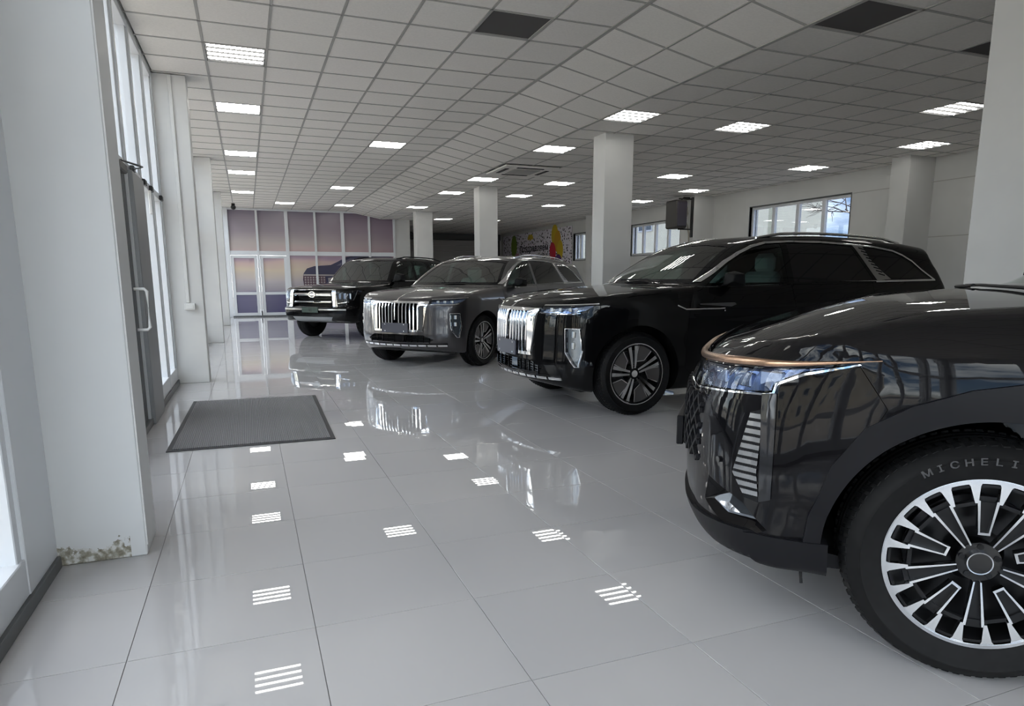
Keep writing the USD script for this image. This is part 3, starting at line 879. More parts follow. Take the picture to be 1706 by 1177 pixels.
# ---- wheels (axis along y, outer face towards +y, centre at the origin)
def tyre_mesh(R, rim_r, wdt, grooves=4, blocks=72):
    hw = wdt / 2
    prof = [(rim_r - .012, -hw + .03), (rim_r + .01, -hw + .018), (rim_r + .05, -hw + .002), ((R + rim_r) / 2 + .01, -hw - .004), (R - .04, -hw + .006), (R - .014, -hw + .022), (R - .003, -hw + .045)]
    ys = np.linspace(-hw + .05, hw - .05, grooves * 4 + 1)
    for k, y in enumerate(ys):
        prof.append((R - (.009 if k % 4 in (2,) else 0.0), y - (.0 if k % 4 != 2 else .0)))
    prof += [(r, -y) for r, y in prof[:7][::-1]]
    t = trimesh.creation.revolve(np.array(prof), sections=112)
    t.apply_transform(trimesh.transformations.rotation_matrix(-np.pi / 2, [1, 0, 0]))
    # shoulder sipes
    for s in (-1, 1):
        pass
    return t


def tread_blocks(R, wdt, n=76):
    out = []
    hw = wdt / 2
    for k in range(n):
        a = 2 * np.pi * k / n
        for s in (-1, 1):
            b = rbox(-.0105, .0105, s * (hw - .05) - .026, s * (hw - .05) + .026, R - .016, R - .001, .002)
            b.apply_transform(trimesh.transformations.rotation_matrix(.22 * s, [0, 0, 1], [0, s * (hw - .05), 0]))
            b.apply_transform(trimesh.transformations.rotation_matrix(s * -.32, [1, 0, 0], [0, s * (hw - .05), R]))
            b.apply_transform(trimesh.transformations.rotation_matrix(a + .02 * s, [0, 1, 0]))
            out.append(b)
    return cat_(out)


def ring(r0, r1, y0, y1, n=96):
    return cyl_y(0, 0, r1, y0, y1, n) - cyl_y(0, 0, r0, y0 - .01, y1 + .01, n)


def spoke_poly(r0, r1, w0, w1, off0=0.0, off1=0.0):
    """Flat bar from radius r0 to r1 pointing up (+z), width w0 -> w1, offset sideways off0 -> off1."""
    return Polygon([(off0 - w0 / 2, r0), (off0 + w0 / 2, r0), (off1 + w1 / 2, r1), (off1 - w1 / 2, r1)])


def put(poly, ang, y0, y1):
    return prism(affinity.rotate(poly, -math.degrees(ang), origin=(0, 0)), 'y', y0, y1)


def dish(m, k=.22, rmax=.3):
    """Pushes a flat wheel face inwards towards the hub."""
    t = tri(m).copy()
    r = np.hypot(t.vertices[:, 0], t.vertices[:, 2])
    t.vertices[:, 1] -= np.clip(rmax - r, 0, 1) ** 2 * k * 2.2
    return t


def wheel(parent, name, loc, R, rim_r, wdt, kind, side=1, steer=0.0):
    """wheel > tyre, rim, spokes ... as sub-parts; side -1 mirrors it to the other flank."""
    holder = UsdGeom.Xform.Define(stage, numbered(ppath(parent) + '/' + name))
    holder.AddTranslateOp().Set(Gf.Vec3d(*map(float, loc)))
    rz = steer + (math.pi if side < 0 else 0)
    if rz:
        holder.AddRotateZOp().Set(math.degrees(rz))
    h = holder.GetPrim()
    key = (R, rim_r, wdt, kind)
    if key not in WHEELS:
        WHEELS[key] = wheel_meshes(R, rim_r, wdt, kind)
    for a in WHEELS[key]:
        obj(a[0], a[1], a[2], h, smooth=a[3], kind=a[4])
    return h


WHEELS = {}


def wheel_meshes(R, rim_r, wdt, kind):
    out = []

    def obj(name, m, material, h, smooth=False, kind=None):
        out.append((name, tri(m), material, smooth, kind))
    h = None
    hw = wdt / 2
    obj('tyre', tyre_mesh(R, rim_r, wdt), M_rubber, h, smooth=35)
    obj('tread', tread_blocks(R, wdt), M_rubber, h, kind='stuff')
    yo = hw - .022
    obj('rim_barrel', cat_([ring(rim_r - .022, rim_r - .014, -hw + .03, yo), cyl_y(0, 0, rim_r - .02, -.03, -.02, 64)]), M_rim_dark, h, smooth=40)
    obj('brake_disc', tri(ring(.09, rim_r - .075, -.005, .01)), M_brake if kind != 'many' else M_rim_dark, h, smooth=40)
    obj('rim_lip', tri(ring(rim_r - (.02 if kind == 'tank' else .007), rim_r + .002, yo - .012, yo + .006)), M_rim if kind != 'tank' else M_rim_grey, h, smooth=40)
    if kind == 'twin':          # five pairs of bright bars with grey petals between
        bars, pet, edge = [], [], []
        for k in range(5):
            a = 2 * np.pi * k / 5 + .16
            for s in (-1, 1):
                bars.append(put(spoke_poly(.05, rim_r - .012, .017, .036, s * .014, s * .036), a, yo - .03, yo - .006))
            a2 = a + np.pi / 5 * .92
            P = Polygon([(-.02, .15), (.055, .10), (.118, rim_r - .02), (0.0, rim_r - .014), (-.04, rim_r - .018)])
            pet.append(put(P, a2, yo - .034, yo - .014))
            edge.append(put(P.exterior.buffer(.004), a2, yo - .03, yo - .012))
        obj('spokes', dish(m3.Manifold.batch_boolean(bars, m3.OpType.Add).refine_to_length(.05)), M_rim, h, smooth=30)
        obj('petals', dish(m3.Manifold.batch_boolean(pet, m3.OpType.Add).refine_to_length(.05)), M_rim_grey, h, smooth=30)
        obj('petal_edges', dish(m3.Manifold.batch_boolean(edge, m3.OpType.Add).refine_to_length(.05)), M_rim, h, smooth=30)
        obj('hub', cat_([dish(cyl_y(0, 0, .075, yo - .05, yo - .012, 40))]), M_rim_dark, h, smooth=30)
        obj('hub_cap', cat_([cyl_y(0, 0, .032, yo - .05, yo - .035 + .004, 32)]), M_chrome, h, smooth=30)
    elif kind == 'many':        # twenty bright lugs round the edge, thin bright lines running in
        lugs, lines, plates, cross = [], [], [], []
        R1 = rim_r - .006
        for k in range(20):
            a = 2 * np.pi * (k + .5) / 20
            lugs.append(put(Polygon([(-.0045, R1 - .066), (.0045, R1 - .066), (.0135, R1 - .012), (.021, R1), (-.021, R1), (-.0135, R1 - .012)]), a, yo - .02, yo + .002))
        for k in range(10):
            a = 2 * np.pi * k / 10
            long_ = k % 2 == 1
            r0 = .062 if long_ else .098
            wi = .009 if long_ else .0135
            wo = math.sin(np.pi / 20) * (R1 - .075) - .004
            for s in (-1, 1):
                lines.append(put(spoke_poly(r0, R1 - .060, .0046, .0082, s * wi, s * wo), a, yo - .018, yo + .0005))
            if not long_:
                lines.append(put(Polygon([(-wi - .003, r0 - .005), (wi + .003, r0 - .005), (wi + .003, r0 + .003), (-wi - .003, r0 + .003)]), a, yo - .018, yo + .0005))
            plates.append(put(spoke_poly(r0, R1 - .05, 2 * wi, 2 * wo, 0, 0), a, yo - .035, yo - .017))
        for k in range(20):
            a = 2 * np.pi * k / 20
            cross.append(put(Polygon([(-.03, R1 - .078), (.03, R1 - .078), (.028, R1 - .066), (-.028, R1 - .066)]), a, yo - .03, yo - .010))
        lugs.append(ring(R1 - .004, rim_r + .004, yo - .02, yo + .004))
        obj('lugs', dish(m3.Manifold.batch_boolean(lugs, m3.OpType.Add), .1), M_rim, h, smooth=30)
        obj('bright_lines', dish(m3.Manifold.batch_boolean(lines, m3.OpType.Add).refine_to_length(.04), .1), M_rim, h, smooth=30)
        obj('dark_spokes', dish((m3.Manifold.batch_boolean(plates, m3.OpType.Add) + m3.Manifold.batch_boolean(cross, m3.OpType.Add)).refine_to_length(.05), .1), M_rim_dark, h, smooth=30)
        obj('hub', dish(cyl_y(0, 0, .062, yo - .07, yo - .012, 48), .1), M_gloss_black, h, smooth=30)
        nuts = [dish(cyl_y(.05 * math.cos(t), .05 * math.sin(t), .009, yo - .02, yo - .006, 10), .1) for t in np.arange(5) * 2 * np.pi / 5 + .3]
        obj('wheel_nuts', cat_(nuts), M_rim_dark, h)
        obj('hub_cap', dish(cyl_y(0, 0, .034, yo - .02, yo + .004, 48), .1), M_gloss_black, h, smooth=30)
        obj('cap_ring', dish(ring(.0325, .036, yo - .015, yo + .006, 48), .1), M_rim, h, smooth=30)
        obj('cap_emblem', dish(put(unary_union([sbox(-.018, -.0045, .018, .0045).difference(sbox(-.012, -.002, .012, .002)), sbox(-.004, -.015, .004, .015)]), 0, yo + .003, yo + .0055), .1), M_silver_trim, h)
    else:                       # six plain wide spokes
        bars = [put(spoke_poly(.05, rim_r - .012, .05, .075), 2 * np.pi * k / 6, yo - .04, yo - .012) for k in range(6)]
        obj('spokes', dish(m3.Manifold.batch_boolean(bars, m3.OpType.Add).refine_to_length(.05)), M_rim_grey, h, smooth=30)
        obj('hub', dish(cyl_y(0, 0, .07, yo - .05, yo - .01, 40)), M_rim_dark, h, smooth=30)
    return out


class Skin:
    """The painted outside of a car as a field, with its meshes at several offsets (positive is outward)."""

    def __init__(self, f, lo, hi, h):
        self.f, self.lo, self.hi, self.h, self.c = f, lo, hi, h, {}

    def at(self, d, zmin=None):
        k = (round(d, 4), zmin)
        if k not in self.c:
            if zmin is None:
                def grid(X, Y, Z, n):
                    if 'F' not in self.c:
                        self.c['F'] = np.broadcast_to(self.f(X, Y, Z), n).astype(float)
                    return self.c['F']
                self.c[k] = surf_man(self.f, self.lo, self.hi, self.h, grid, d)
            else:
                self.c[k] = self.at(d) ^ m3.Manifold.cube([20, 20, 20]).translate([-10, -10, zmin])
        return self.c[k]

    def patch(self, prism_, out=.004, inn=.01, zmin=None):
        """The part of a thin shell that lies inside the prism."""
        return (self.at(out, zmin) ^ prism_) - self.at(-inn, zmin)

    def y_at(self, x, z, y1=1.3):
        """Half width of the skin at (x, z)."""
        a, b = 0.0, y1
        for _ in range(16):
            m = (a + b) / 2
            if self.f(np.array(x), np.array(m), np.array(z)) < 0: a = m
            else: b = m
        return a

    def x_at(self, y, z, x0=0.0, x1=1.5):
        a, b = x0, x1
        for _ in range(16):
            m = (a + b) / 2
            if self.f(np.array(m), np.array(y), np.array(z)) < 0: a = m
            else: b = m
        return a

    def z_at(self, x, y, z0=.6, z1=2.2):
        a, b = z0, z1
        for _ in range(16):
            m = (a + b) / 2
            if self.f(np.array(x), np.array(y), np.array(m)) < 0: a = m
            else: b = m
        return a


def side(poly, y0=.5, y1=1.25, s=1):
    m = prism(Polygon(poly) if not hasattr(poly, 'exterior') and not hasattr(poly, 'geoms') else poly, 'y', y0, y1)
    return m if s > 0 else m.mirror([0, 1, 0])


def front(poly, x0=.2, x1=1.3):
    return prism(Polygon(poly) if not hasattr(poly, 'exterior') and not hasattr(poly, 'geoms') else poly, 'x', x0, x1)


def sym(poly):
    """Mirrors a (y, z) polygon that lies on y > 0 and joins both."""
    p = Polygon(poly)
    return unary_union([p, affinity.scale(p, -1, 1, origin=(0, 0))])


def add(parts, *m):
    parts = list(parts) + list(m)
    return m3.Manifold.batch_boolean(parts, m3.OpType.Add)


def body_field(c):
    """Field of a car body from its curves: lower body and greenhouse, each limited on six sides."""
    def f(x, y, z):
        ya = np.abs(y)
        a = ya - (c['w'](z) - c['taper'](x))
        if 'side_extra' in c:
            a = a - c['side_extra'](x, z)
        b = x - (c['xf'](z) - c['plan'](ya))
        r = (c['xr'](z) + c['rplan'](ya)) - x
        t = z - (c['top'](x) - c['crown'](x) * (ya / .8) ** 2.0)
        if 'top_extra' in c:
            t = t - c['top_extra'](x, ya)
        u = c['bot'](x) - z
        if 'bot_y' in c:
            u = u + c['bot_y'](ya)
        k = c.get('k', .05)
        low = smax(smax(smax(a, b, k * 1.2), t * .9, c.get('kt', .07)), smax(r, u, k), k)
        if 'bulge' in c:
            low = low - c['bulge'](x, ya, z)
        ga = (ya - (c['yg0'] - (z - c['zb']) * c['lean'])) * .94
        gt = (z - (c['roof'](x) - c['rcrown'] * (ya / .6) ** 2)) * .95
        gw = (x - (c['ws'](z) + c['wsc'] - c['wsk'] * ya * ya)) * .7
        gr = ((c['rear'](z) + .10 * ya * ya) - x) * .85
        gb = (c['zb'] - .25) - z
        gh = smax(smax(smax(ga, gt, c.get('kr', .13)), gw, .05), smax(gr, gb, .04), .06)
        return smin(low, gh, c.get('kb', .035))
    return f


def seats(t, xs, zs=.0, mats=None):
    for i, (x, y) in enumerate(xs):
        h = UsdGeom.Xform.Define(stage, numbered(ppath(t) + '/seat')).GetPrim()
        m_ = (mats or [M_seat])[min(i, len(mats or [1]) - 1)]
        obj('cushion', rbox(x - .25, x + .28, y - .25, y + .25, .62 + zs, .78 + zs, .05), m_, h)
        b = rbox(-.07, .07, -.25, .25, 0, .62, .05); b.apply_transform(trimesh.transformations.rotation_matrix(-.22, [0, 1, 0])); b.apply_translation([x - .25, y, .72 + zs])
        obj('seat_back', b, m_, h)
        r = rbox(-.06, .06, -.14, .14, 0, .21, .05); r.apply_translation([x - .41, y, 1.31 + zs])
        obj('headrest', r, m_, h)


def cabin(t, x_dash, y_wheel, zt=1.1):
    obj('dashboard', cat_([rbox(x_dash - .38, x_dash + .28, -.74, .74, .8, zt, .05)]), M_dash, t)
    sw = trimesh.creation.torus(.185, .016, major_sections=36, minor_sections=8)
    sw.apply_transform(trimesh.transformations.rotation_matrix(math.radians(68), [0, 1, 0]))
    sw.apply_translation([x_dash - .55, y_wheel, zt + .0])
    obj('steering_wheel', cat_([sw, tube([(x_dash - .55, y_wheel - .17, zt), (x_dash - .55, y_wheel + .17, zt)], .018, 6), tube([(x_dash - .55, y_wheel, zt), (x_dash - .3, y_wheel, zt - .1)], .03, 8)]), M_dash, t, smooth=40)


def mirror_mesh(x, y, z, s=1, w=.21, h=.17):
    pts = []
    for a, b, c_ in [(-.06, 0, 0), (-.07, w, .01), (-.06, w, h * .8), (-.06, .03, h), (.05, .02, .03), (.07, w * .55, .02), (.05, w * .9, .05), (.06, w * .5, h * .85), (.03, w * .9, h * .75), (.04, .03, h * .85)]:
        for d in ((.012, 0, 0), (-.012, 0, 0), (0, .012, 0), (0, -.012, 0), (0, 0, .012), (0, 0, -.012)):
            pts.append((x + a + d[0], y + b + d[1], z + c_ + d[2]))
    m_ = m3.Manifold.hull_points(np.array(pts, np.float32))
    stalk = tri(m3.Manifold.hull_points(np.array([(x - .03, y - .10, z - .02), (x + .05, y - .10, z - .02), (x - .03, y - .10, z + .03), (x + .05, y + .06, z + .02), (x - .03, y + .06, z + .02), (x + .01, y + .06, z + .06)], np.float32)))
    return cat_([tri(m_), stalk]) if s > 0 else ymir(cat_([tri(m_), stalk]))


def rim_of(poly, w):
    p = Polygon(poly)
    return p.buffer(w / 2, join_style=1).difference(p.buffer(-w / 2))


# ---------------------------------------------------------------- large chrome-grille SUV (built twice: black and grey)
EH = dict(
    w=curve((.18, .84), (.3, .915), (.45, .945), (.6, .945), (.8, .958), (.97, .96), (1.08, .935), (1.2, .895), (1.3, .86)),
    taper=curve((-4.3, .10), (-3.6, .03), (-2.8, .0), (.1, .0), (.6, .02), (1, .06)),
    xf=curve((.2, .76), (.34, .87), (.5, .905), (.6, .90), (.9, .89), (1.0, .865), (1.08, .83)),
    plan=curve((0, 0), (.25, .018), (.42, .055), (.55, .105), (.7, .19), (.8, .275), (.88, .40), (.94, .62), (1.05, 1.0)),
    xr=curve((.3, -4.12), (.6, -4.25), (.95, -4.27), (1.2, -4.22)),
    rplan=curve((0, 0), (.5, .04), (.75, .13), (.9, .32), (1.0, .6)),
    top=curve((-4.4, 1.20), (-3.9, 1.235), (-3, 1.225), (-1.5, 1.205), (-.7, 1.205), (-.4, 1.195), (0, 1.17), (.4, 1.13), (.65, 1.08), (.8, 1.03), (.92, .985)),
    crown=curve((-3, .01), (-.6, .02), (.9, .035)),
    bot=curve((-4.3, .42), (-3.6, .22), (-2.5, .2), (-.5, .2), (.3, .215), (.6, .26), (.8, .30), (.95, .32)),
    zb=1.2, yg0=.90, lean=.36, roof=curve((-4.3, 1.58), (-4.0, 1.635), (-3.5, 1.69), (-3.0, 1.718), (-2.4, 1.728), (-1.9, 1.712), (-1.5, 1.675), (-1.2, 1.62)),
    rcrown=.028, ws=curve((1.1, -.37), (1.19, -.527), (1.415, -.916), (1.588, -1.276), (1.66, -1.50), (1.8, -2.0)), wsc=.12, wsk=.40,
    rear=curve((1.15, -4.24), (1.3, -4.18), (1.5, -4.08), (1.62, -4.09), (1.8, -4.1)))
EH_DLO = [(-.66, 1.192), (-.882, 1.313), (-1.059, 1.419), (-1.236, 1.506), (-1.41, 1.57), (-1.607, 1.613), (-1.926, 1.631), (-2.362, 1.631), (-2.807, 1.612), (-3.111, 1.593), (-3.39, 1.554), (-3.528, 1.509), (-3.667, 1.442), (-3.795, 1.345), (-3.97, 1.235), (-3.06, 1.222)]
EH_F = [(-.80, 1.212), (-.93, 1.305), (-1.08, 1.400), (-1.25, 1.485), (-1.42, 1.545), (-1.61, 1.590), (-1.79, 1.606), (-1.79, 1.216)]
EH_R = [(-1.87, 1.216), (-1.87, 1.610), (-2.36, 1.610), (-2.77, 1.588), (-3.0, 1.24)]
EH_Q = [(-2.97, 1.568), (-3.11, 1.570), (-3.38, 1.532), (-3.51, 1.487), (-3.645, 1.42), (-3.77, 1.325), (-3.89, 1.252), (-3.28, 1.262), (-3.15, 1.345), (-3.025, 1.464)]
EH_P = [(-2.80, 1.606), (-2.945, 1.588), (-3.01, 1.464), (-3.14, 1.340), (-3.27, 1.245), (-3.06, 1.23)]


def build_eh():
    """All the meshes of the chrome-grille SUV: name -> (mesh or list, material key, parent part)."""
    f = body_field(EH)
    sk = Skin(f, (-4.45, -1.06, .1), (1.05, 1.06, 1.82), .030)
    P = []

    def part(name, m, material, under=None, smooth=30, kind=None):
        P.append((name, tri(m), material, under, smooth, kind))
    body = sk.at(0)
    # cabin space
    cav = surf_man(lambda x, y, z: smax(np.maximum(f(x, y, z) + .055, .78 - z), np.maximum(x + .45, -3.95 - x), .03), (-4.2, -.95, .7), (-.2, .95, 1.75), .045)
    wells = add([cyl_y(x, .386, .45, s, s + .7) for x in (0, -3.11) for s in (-1.25, .55)])
    ws_poly = [(-.80, 1.215), (-.62, 1.60), (-.3, 1.632), (.3, 1.632), (.62, 1.60), (.80, 1.215)]
    ws = prism(Polygon(ws_poly), 'x', -1.9, -.05)
    rw = prism(Polygon([(-.68, 1.28), (-.56, 1.54), (.56, 1.54), (.68, 1.28)]), 'x', -4.6, -3.9)
    wins = {'F': EH_F, 'R': EH_R, 'Q': EH_Q}
    winp = add([side(p, s=s) for p in wins.values() for s in (1, -1)])
    body = body - cav
    lower = body - wells - winp - ws - rw
    # front openings
    gr = sym([(0, .575), (.405, .575), (.45, .968), (0, .968)])
    mouth = sym([(0, .395), (.50, .40), (.56, .44), (.42, .505), (0, .512)])
    lower = lower - front(gr, .70, 1.3) - front(mouth, .66, 1.3)
    hl = [(.41, 1.030), (.60, 1.022), (.95, 1.0), (.95, .955), (.62, .948), (.50, .98)]
    fog = [(.755, .815), (.845, .815), (.86, .62), (.845, .47), (.825, .47), (.762, .60)]
    hlp = add([side(hl, .50, 1.25, s) for s in (1, -1)])
    fgp = add([front(fog, .3, 1.0), front([(-y, z) for y, z in fog], .3, 1.0)])
    inner = sk.at(-.045)
    lower = lower - ((hlp + fgp) - inner)
    # hood, doors as parts of their own
    hood_plan = Polygon([(.80, -.50), (.62, -.74), (.2, -.80), (-.42, -.82), (-.36, -.4), (-.30, 0), (-.36, .4), (-.42, .82), (.2, .80), (.62, .74), (.80, .50), (.83, 0)])
    hp = prism(hood_plan, 'z', .985, 1.4)
    hood = lower ^ prism(hood_plan.buffer(-.003), 'z', .985, 1.4)
    lower = lower - hp
    doors = {'front_door': [(-.52, .42), (-.54, 1.0), (-.62, 1.18), (-1.82, 1.20), (-1.83, .36), (-.62, .34)], 'rear_door': [(-1.835, .36), (-1.825, 1.20), (-2.98, 1.21), (-2.95, .95), (-2.70, .62), (-2.62, .36)]}
    out = []
    for n, poly in doors.items():
        p = Polygon(poly)
        for s in (1, -1):
            out.append((n, lower ^ side(p.buffer(-.003), .80, 1.2, s)))
    for n, poly in doors.items():
        for s in (1, -1):
            lower = lower - side(poly, .80, 1.2, s)
    part('body', lower, 'paint')
    part('hood', hood, 'paint')
    for n, m in out:
        part(n, m, 'paint')
    zc = 1.12
    part('windshield', sk.patch(ws, -.002, .009, zc), M_car_glass)
    wsp = Polygon(ws_poly)
    part('windshield_border', sk.patch(prism(wsp.buffer(.006).difference(wsp.buffer(-.035)), 'x', -1.9, -.05), .002, .006, zc), M_gloss_black)
    part('rear_window', sk.patch(rw, -.002, .009, zc), M_car_privacy)
    for k, p in wins.items():
        for s in (1, -1):
            part('side_window', sk.patch(side(Polygon(p).buffer(.004), s=s), -.002, .008, zc), M_side_glass if k == 'F' else M_car_privacy)
    for s in (1, -1):
        part('window_trim', sk.patch(side(rim_of(EH_DLO, .020).difference(sbox(-3.03, 1.15, -.60, 1.225)), s=s), .006, .006, zc), M_chrome)
        part('pillar_trim', sk.patch(side(EH_P, s=s), .005, .006, zc), M_silver_trim)
        slots = []
        for k in range(9):
            t_ = (k + .5) / 9.5
            x, z = -2.885 - .26 * t_ - .02, 1.585 - .325 * t_
            slots.append(affinity.rotate(sbox(x - .045, z - .006, x + .045, z + .006), 12))
        part('pillar_slots', sk.patch(side(unary_union(slots), s=s), .0075, .0, zc), M_satin_black)
        rail = [(-1.62 - .3 * i, (.60 if i not in (0, 7) else .585) * s, 0) for i in range(8)]
        rail = [(x, y, sk.z_at(x, abs(y)) + (.028 if 0 < i < 7 else .002)) for i, (x, y, _) in enumerate(rail)]
        part('roof_rail', tube(rail, .014, 8), M_chrome, smooth=50)
        if s > 0:
            part('mirror', mirror_mesh(-.98, .93, 1.185, s, .16, .13), M_rubber, smooth=60)
        ya = sk.y_at(-.8, .98) + .004
        part('fender_trim', tube([(-.40, s * (sk.y_at(-.4, 1.01) + .002), 1.012), (-.48, s * ya, .974), (-.93, s * ya, .976)], .007, 6), M_chrome, smooth=50)
        part('door_handle', m3.Manifold.hull_points(np.array([(x, s * (ya + dy), z) for x, z in ((-.64, 1.014), (-.64, 1.024), (-1.04, 1.03), (-1.06, 1.012), (-1.0, .992), (-.94, 1.012)) for dy in (-.01, .010)], np.float32)), M_rim_grey)
        ya2 = sk.y_at(-2.6, 1.02) + .004
        part('door_handle', m3.Manifold.hull_points(np.array([(x, s * (ya2 + dy), z) for x, z in ((-2.45, 1.03), (-2.45, 1.042), (-2.72, 1.046), (-2.72, 1.026)) for dy in (-.01, .012)], np.float32)), M_chrome)
        part('lock_cap', cyl_y(-.93, .955, .008, s * ya - .012, s * ya + .003, 12), M_chrome)
    # front: grille
    zs = np.linspace(.582, .962, 8)
    back = [rbox(.70, .712, -.46, .46, .57, .97, .002)]
    part('grille_backing', cat_(back), M_satin_black)
    for k in range(-6, 7):
        if k == 0:
            continue
        y = .0585 * k
        top_x = [sk.x_at(abs(y), z) for z in zs]
        pts = []
        for z, x in zip(zs, top_x):
            for dx, dy in ((.012, -.011), (.012, .011), (-.05, .017), (-.05, -.017)):
                pts.append((x + dx, y + dy, z))
        part('grille_slat', m3.Manifold.hull_points(np.array(pts, np.float32)), M_chrome, 'grille')
    for s in (1, -1):
        wedge = [(.365, .958), (.50, .990), (.475, .90), (.425, .585), (.392, .572), (.372, .60)]
        part('grille_side', sk.patch(front([(s * y, z) for y, z in wedge], .5, 1.2), .014, .05), M_chrome, 'grille')
    part('grille_top_bar', sk.patch(front([(-.50, .962), (.50, .962), (.50, .992), (-.50, .992)], .5, 1.2), .012, .03), M_chrome, 'grille')
    part('grille_bottom_bar', sk.patch(front([(-.43, .553), (.43, .553), (.42, .582), (-.42, .582)], .5, 1.2), .012, .03), M_chrome, 'grille')
    spear = [(.87 + .03, 0, .72), (.90, 0, .86), (.895, 0, .96), (.865, 0, 1.03), (.80, 0, 1.058), (.6, 0, 1.105), (.35, 0, 1.143)]
    spear = [(max(x, 0) if z < 1.0 else x, y, z if z < 1.0 else sk.z_at(x, 0) + .004) for x, y, z in spear]
    spear[0:3] = [(sk.x_at(0, z) + .02, 0, z) for z in (.72, .86, .955)]
    part('centre_blade', tube(spear, [.010, .013, .014, .014, .010, .007, .003], 8), M_chrome, 'grille', 50)
    part('plate', rbox(.905, .922, -.235, .215, .535, .675, .003), M_plate)
    part('plate_bolts', cat_([rbox(.921, .926, y - .008, y + .008, z - .008, z + .008, .002) for y in (-.17, .15) for z in (.56, .655)]), M_chrome, 'plate')
    # mouth with mesh
    part('intake_backing', cat_([rbox(.64, .662, -.6, .6, .37, .53, .003)]), M_satin_black, 'lower_intake')
    bars = [rbox(.80, .815, -.50 + .1 * k - .004, -.50 + .1 * k + .004, .385, .52, .001) for k in range(11)] + [rbox(.79, .805, -.52, .52, z - .003, z + .003, .001) for z in (.41, .433, .456, .48)]
    part('intake_mesh', cat_(bars), M_gloss_black, 'lower_intake', kind='stuff')
    part('radar_cover', rbox(.82, .83, -.07, .07, .40, .50, .004), M_gloss_black, 'lower_intake')
    dash = [sbox(y - .055, .338, y + .055, .362) for y in np.arange(-.66, .67, .132)]
    part('lip_trim', sk.patch(front(unary_union(dash), .3, 1.2), .012, .01), M_chrome)
    part('lip_strip', sk.patch(front([(-.72, .385), (.72, .385), (.72, .366), (-.72, .366)], .3, 1.2), .006, .01), M_gloss_black)
    for s in (1, -1):
        part('lamp_bowl', (sk.at(-.030) ^ side(hl, .51, 1.2, s)) - sk.at(-.043), M_lamp_in, 'headlight')
        part('lamp_lens', sk.patch(side(hl, .505, 1.2, s), -.001, .007), M_lens, 'headlight')
        for y in (.60, .68, .76):
            part('lamp_module', rbox(sk.x_at(y, .978) - .028, sk.x_at(y, .978) - .012, s * y - .022, s * y + .022, .963, .995, .004), M_led, 'headlight')
        part('lamp_brow', sk.patch(side([(.40, 1.033), (.40, 1.041), (.95, 1.017), (.95, 1.003)], .52, 1.2, s), .005, .012), M_silver_trim, 'headlight')
        part('lamp_edge', sk.patch(side([(.56, .958), (.62, .947), (.95, .953), (.95, .944), (.62, .938), (.555, .950)], .52, 1.2, s), .004, .012), M_chrome, 'headlight')
        fg = [(s * y, z) for y, z in fog]
        part('lamp_bowl', (sk.at(-.030) ^ front(fg, .3, 1.0)) - sk.at(-.043), M_bowl_warm, 'fog_lamp')
        part('lamp_lens', sk.patch(front(fg, .3, 1.0), -.001, .007), M_lens, 'fog_lamp')
        part('lamp_frame', sk.patch(front(rim_of(fg, .007), .3, 1.0), .004, .02), M_chrome, 'fog_lamp')
        for z in (.66, .76):
            part('lamp_module', rbox(sk.x_at(.80, z) - .028, sk.x_at(.80, z) - .010, s * .80 - .02, s * .80 + .02, z - .028, z + .028, .005), M_led, 'fog_lamp')
    part('floor_pan', cat_([rbox(-4.0, .5, -.74, .74, .22, .30, .02)]), M_under)
    part('wiper', tube([(-.42, .62, 1.222), (-.50, .3, 1.25), (-.45, -.1, 1.243)], .008, 6), M_satin_black)
    return P


def emit(t, P, paint_mat):
    """Defines the parts of one car; parts that name a holder become its sub-parts. A repeated holder starts anew when its first piece returns."""
    holders, first = {}, {}
    for name, m, material, under, smooth, kind in P:
        parent = t
        if under:
            if under not in holders or (under in ('headlight', 'fog_lamp') and name == first[under]):
                holders[under] = UsdGeom.Xform.Define(stage, numbered(ppath(t) + '/' + under)).GetPrim()
                first[under] = name
            parent = holders[under]
        obj(name, m, paint_mat if material == 'paint' else material, parent, smooth=smooth, kind=kind)


def wheels(t, base, y, R, rim_r, wdt, kind, steer=0.0):
    for x in (0, -base):
        for s in (1, -1):
            wheel(t, 'wheel', (x, s * y, R), R, rim_r, wdt, kind, s, steer if x == 0 else 0.0)


eh_parts = build_eh()
for pose, pm_, lab in (((3.266, 6.182, 3.171), M_paint_black, 'large black SUV with upright chrome slat grille, beside the big middle pillar'),
                       ((2.575, 9.949, 3.866), M_paint_grey, 'large grey SUV with upright chrome slat grille, between the two black cars')):
    t = thing('suv', lab, 'car', (pose[0], pose[1], 0), pose[2])
    if pm_ is M_paint_grey:
        UsdGeom.Xformable(t).AddScaleOp().Set(Gf.Vec3f(1, 1, .962))
    emit(t, eh_parts, pm_)
    wheels(t, 3.11, .805, .386, .285, .265, 'twin')
    seats(t, [(-1.55, .38), (-1.55, -.38), (-2.55, .42), (-2.55, -.42)], 0, [M_cover, M_cover, M_seat])
    cabin(t, -.85, .38)

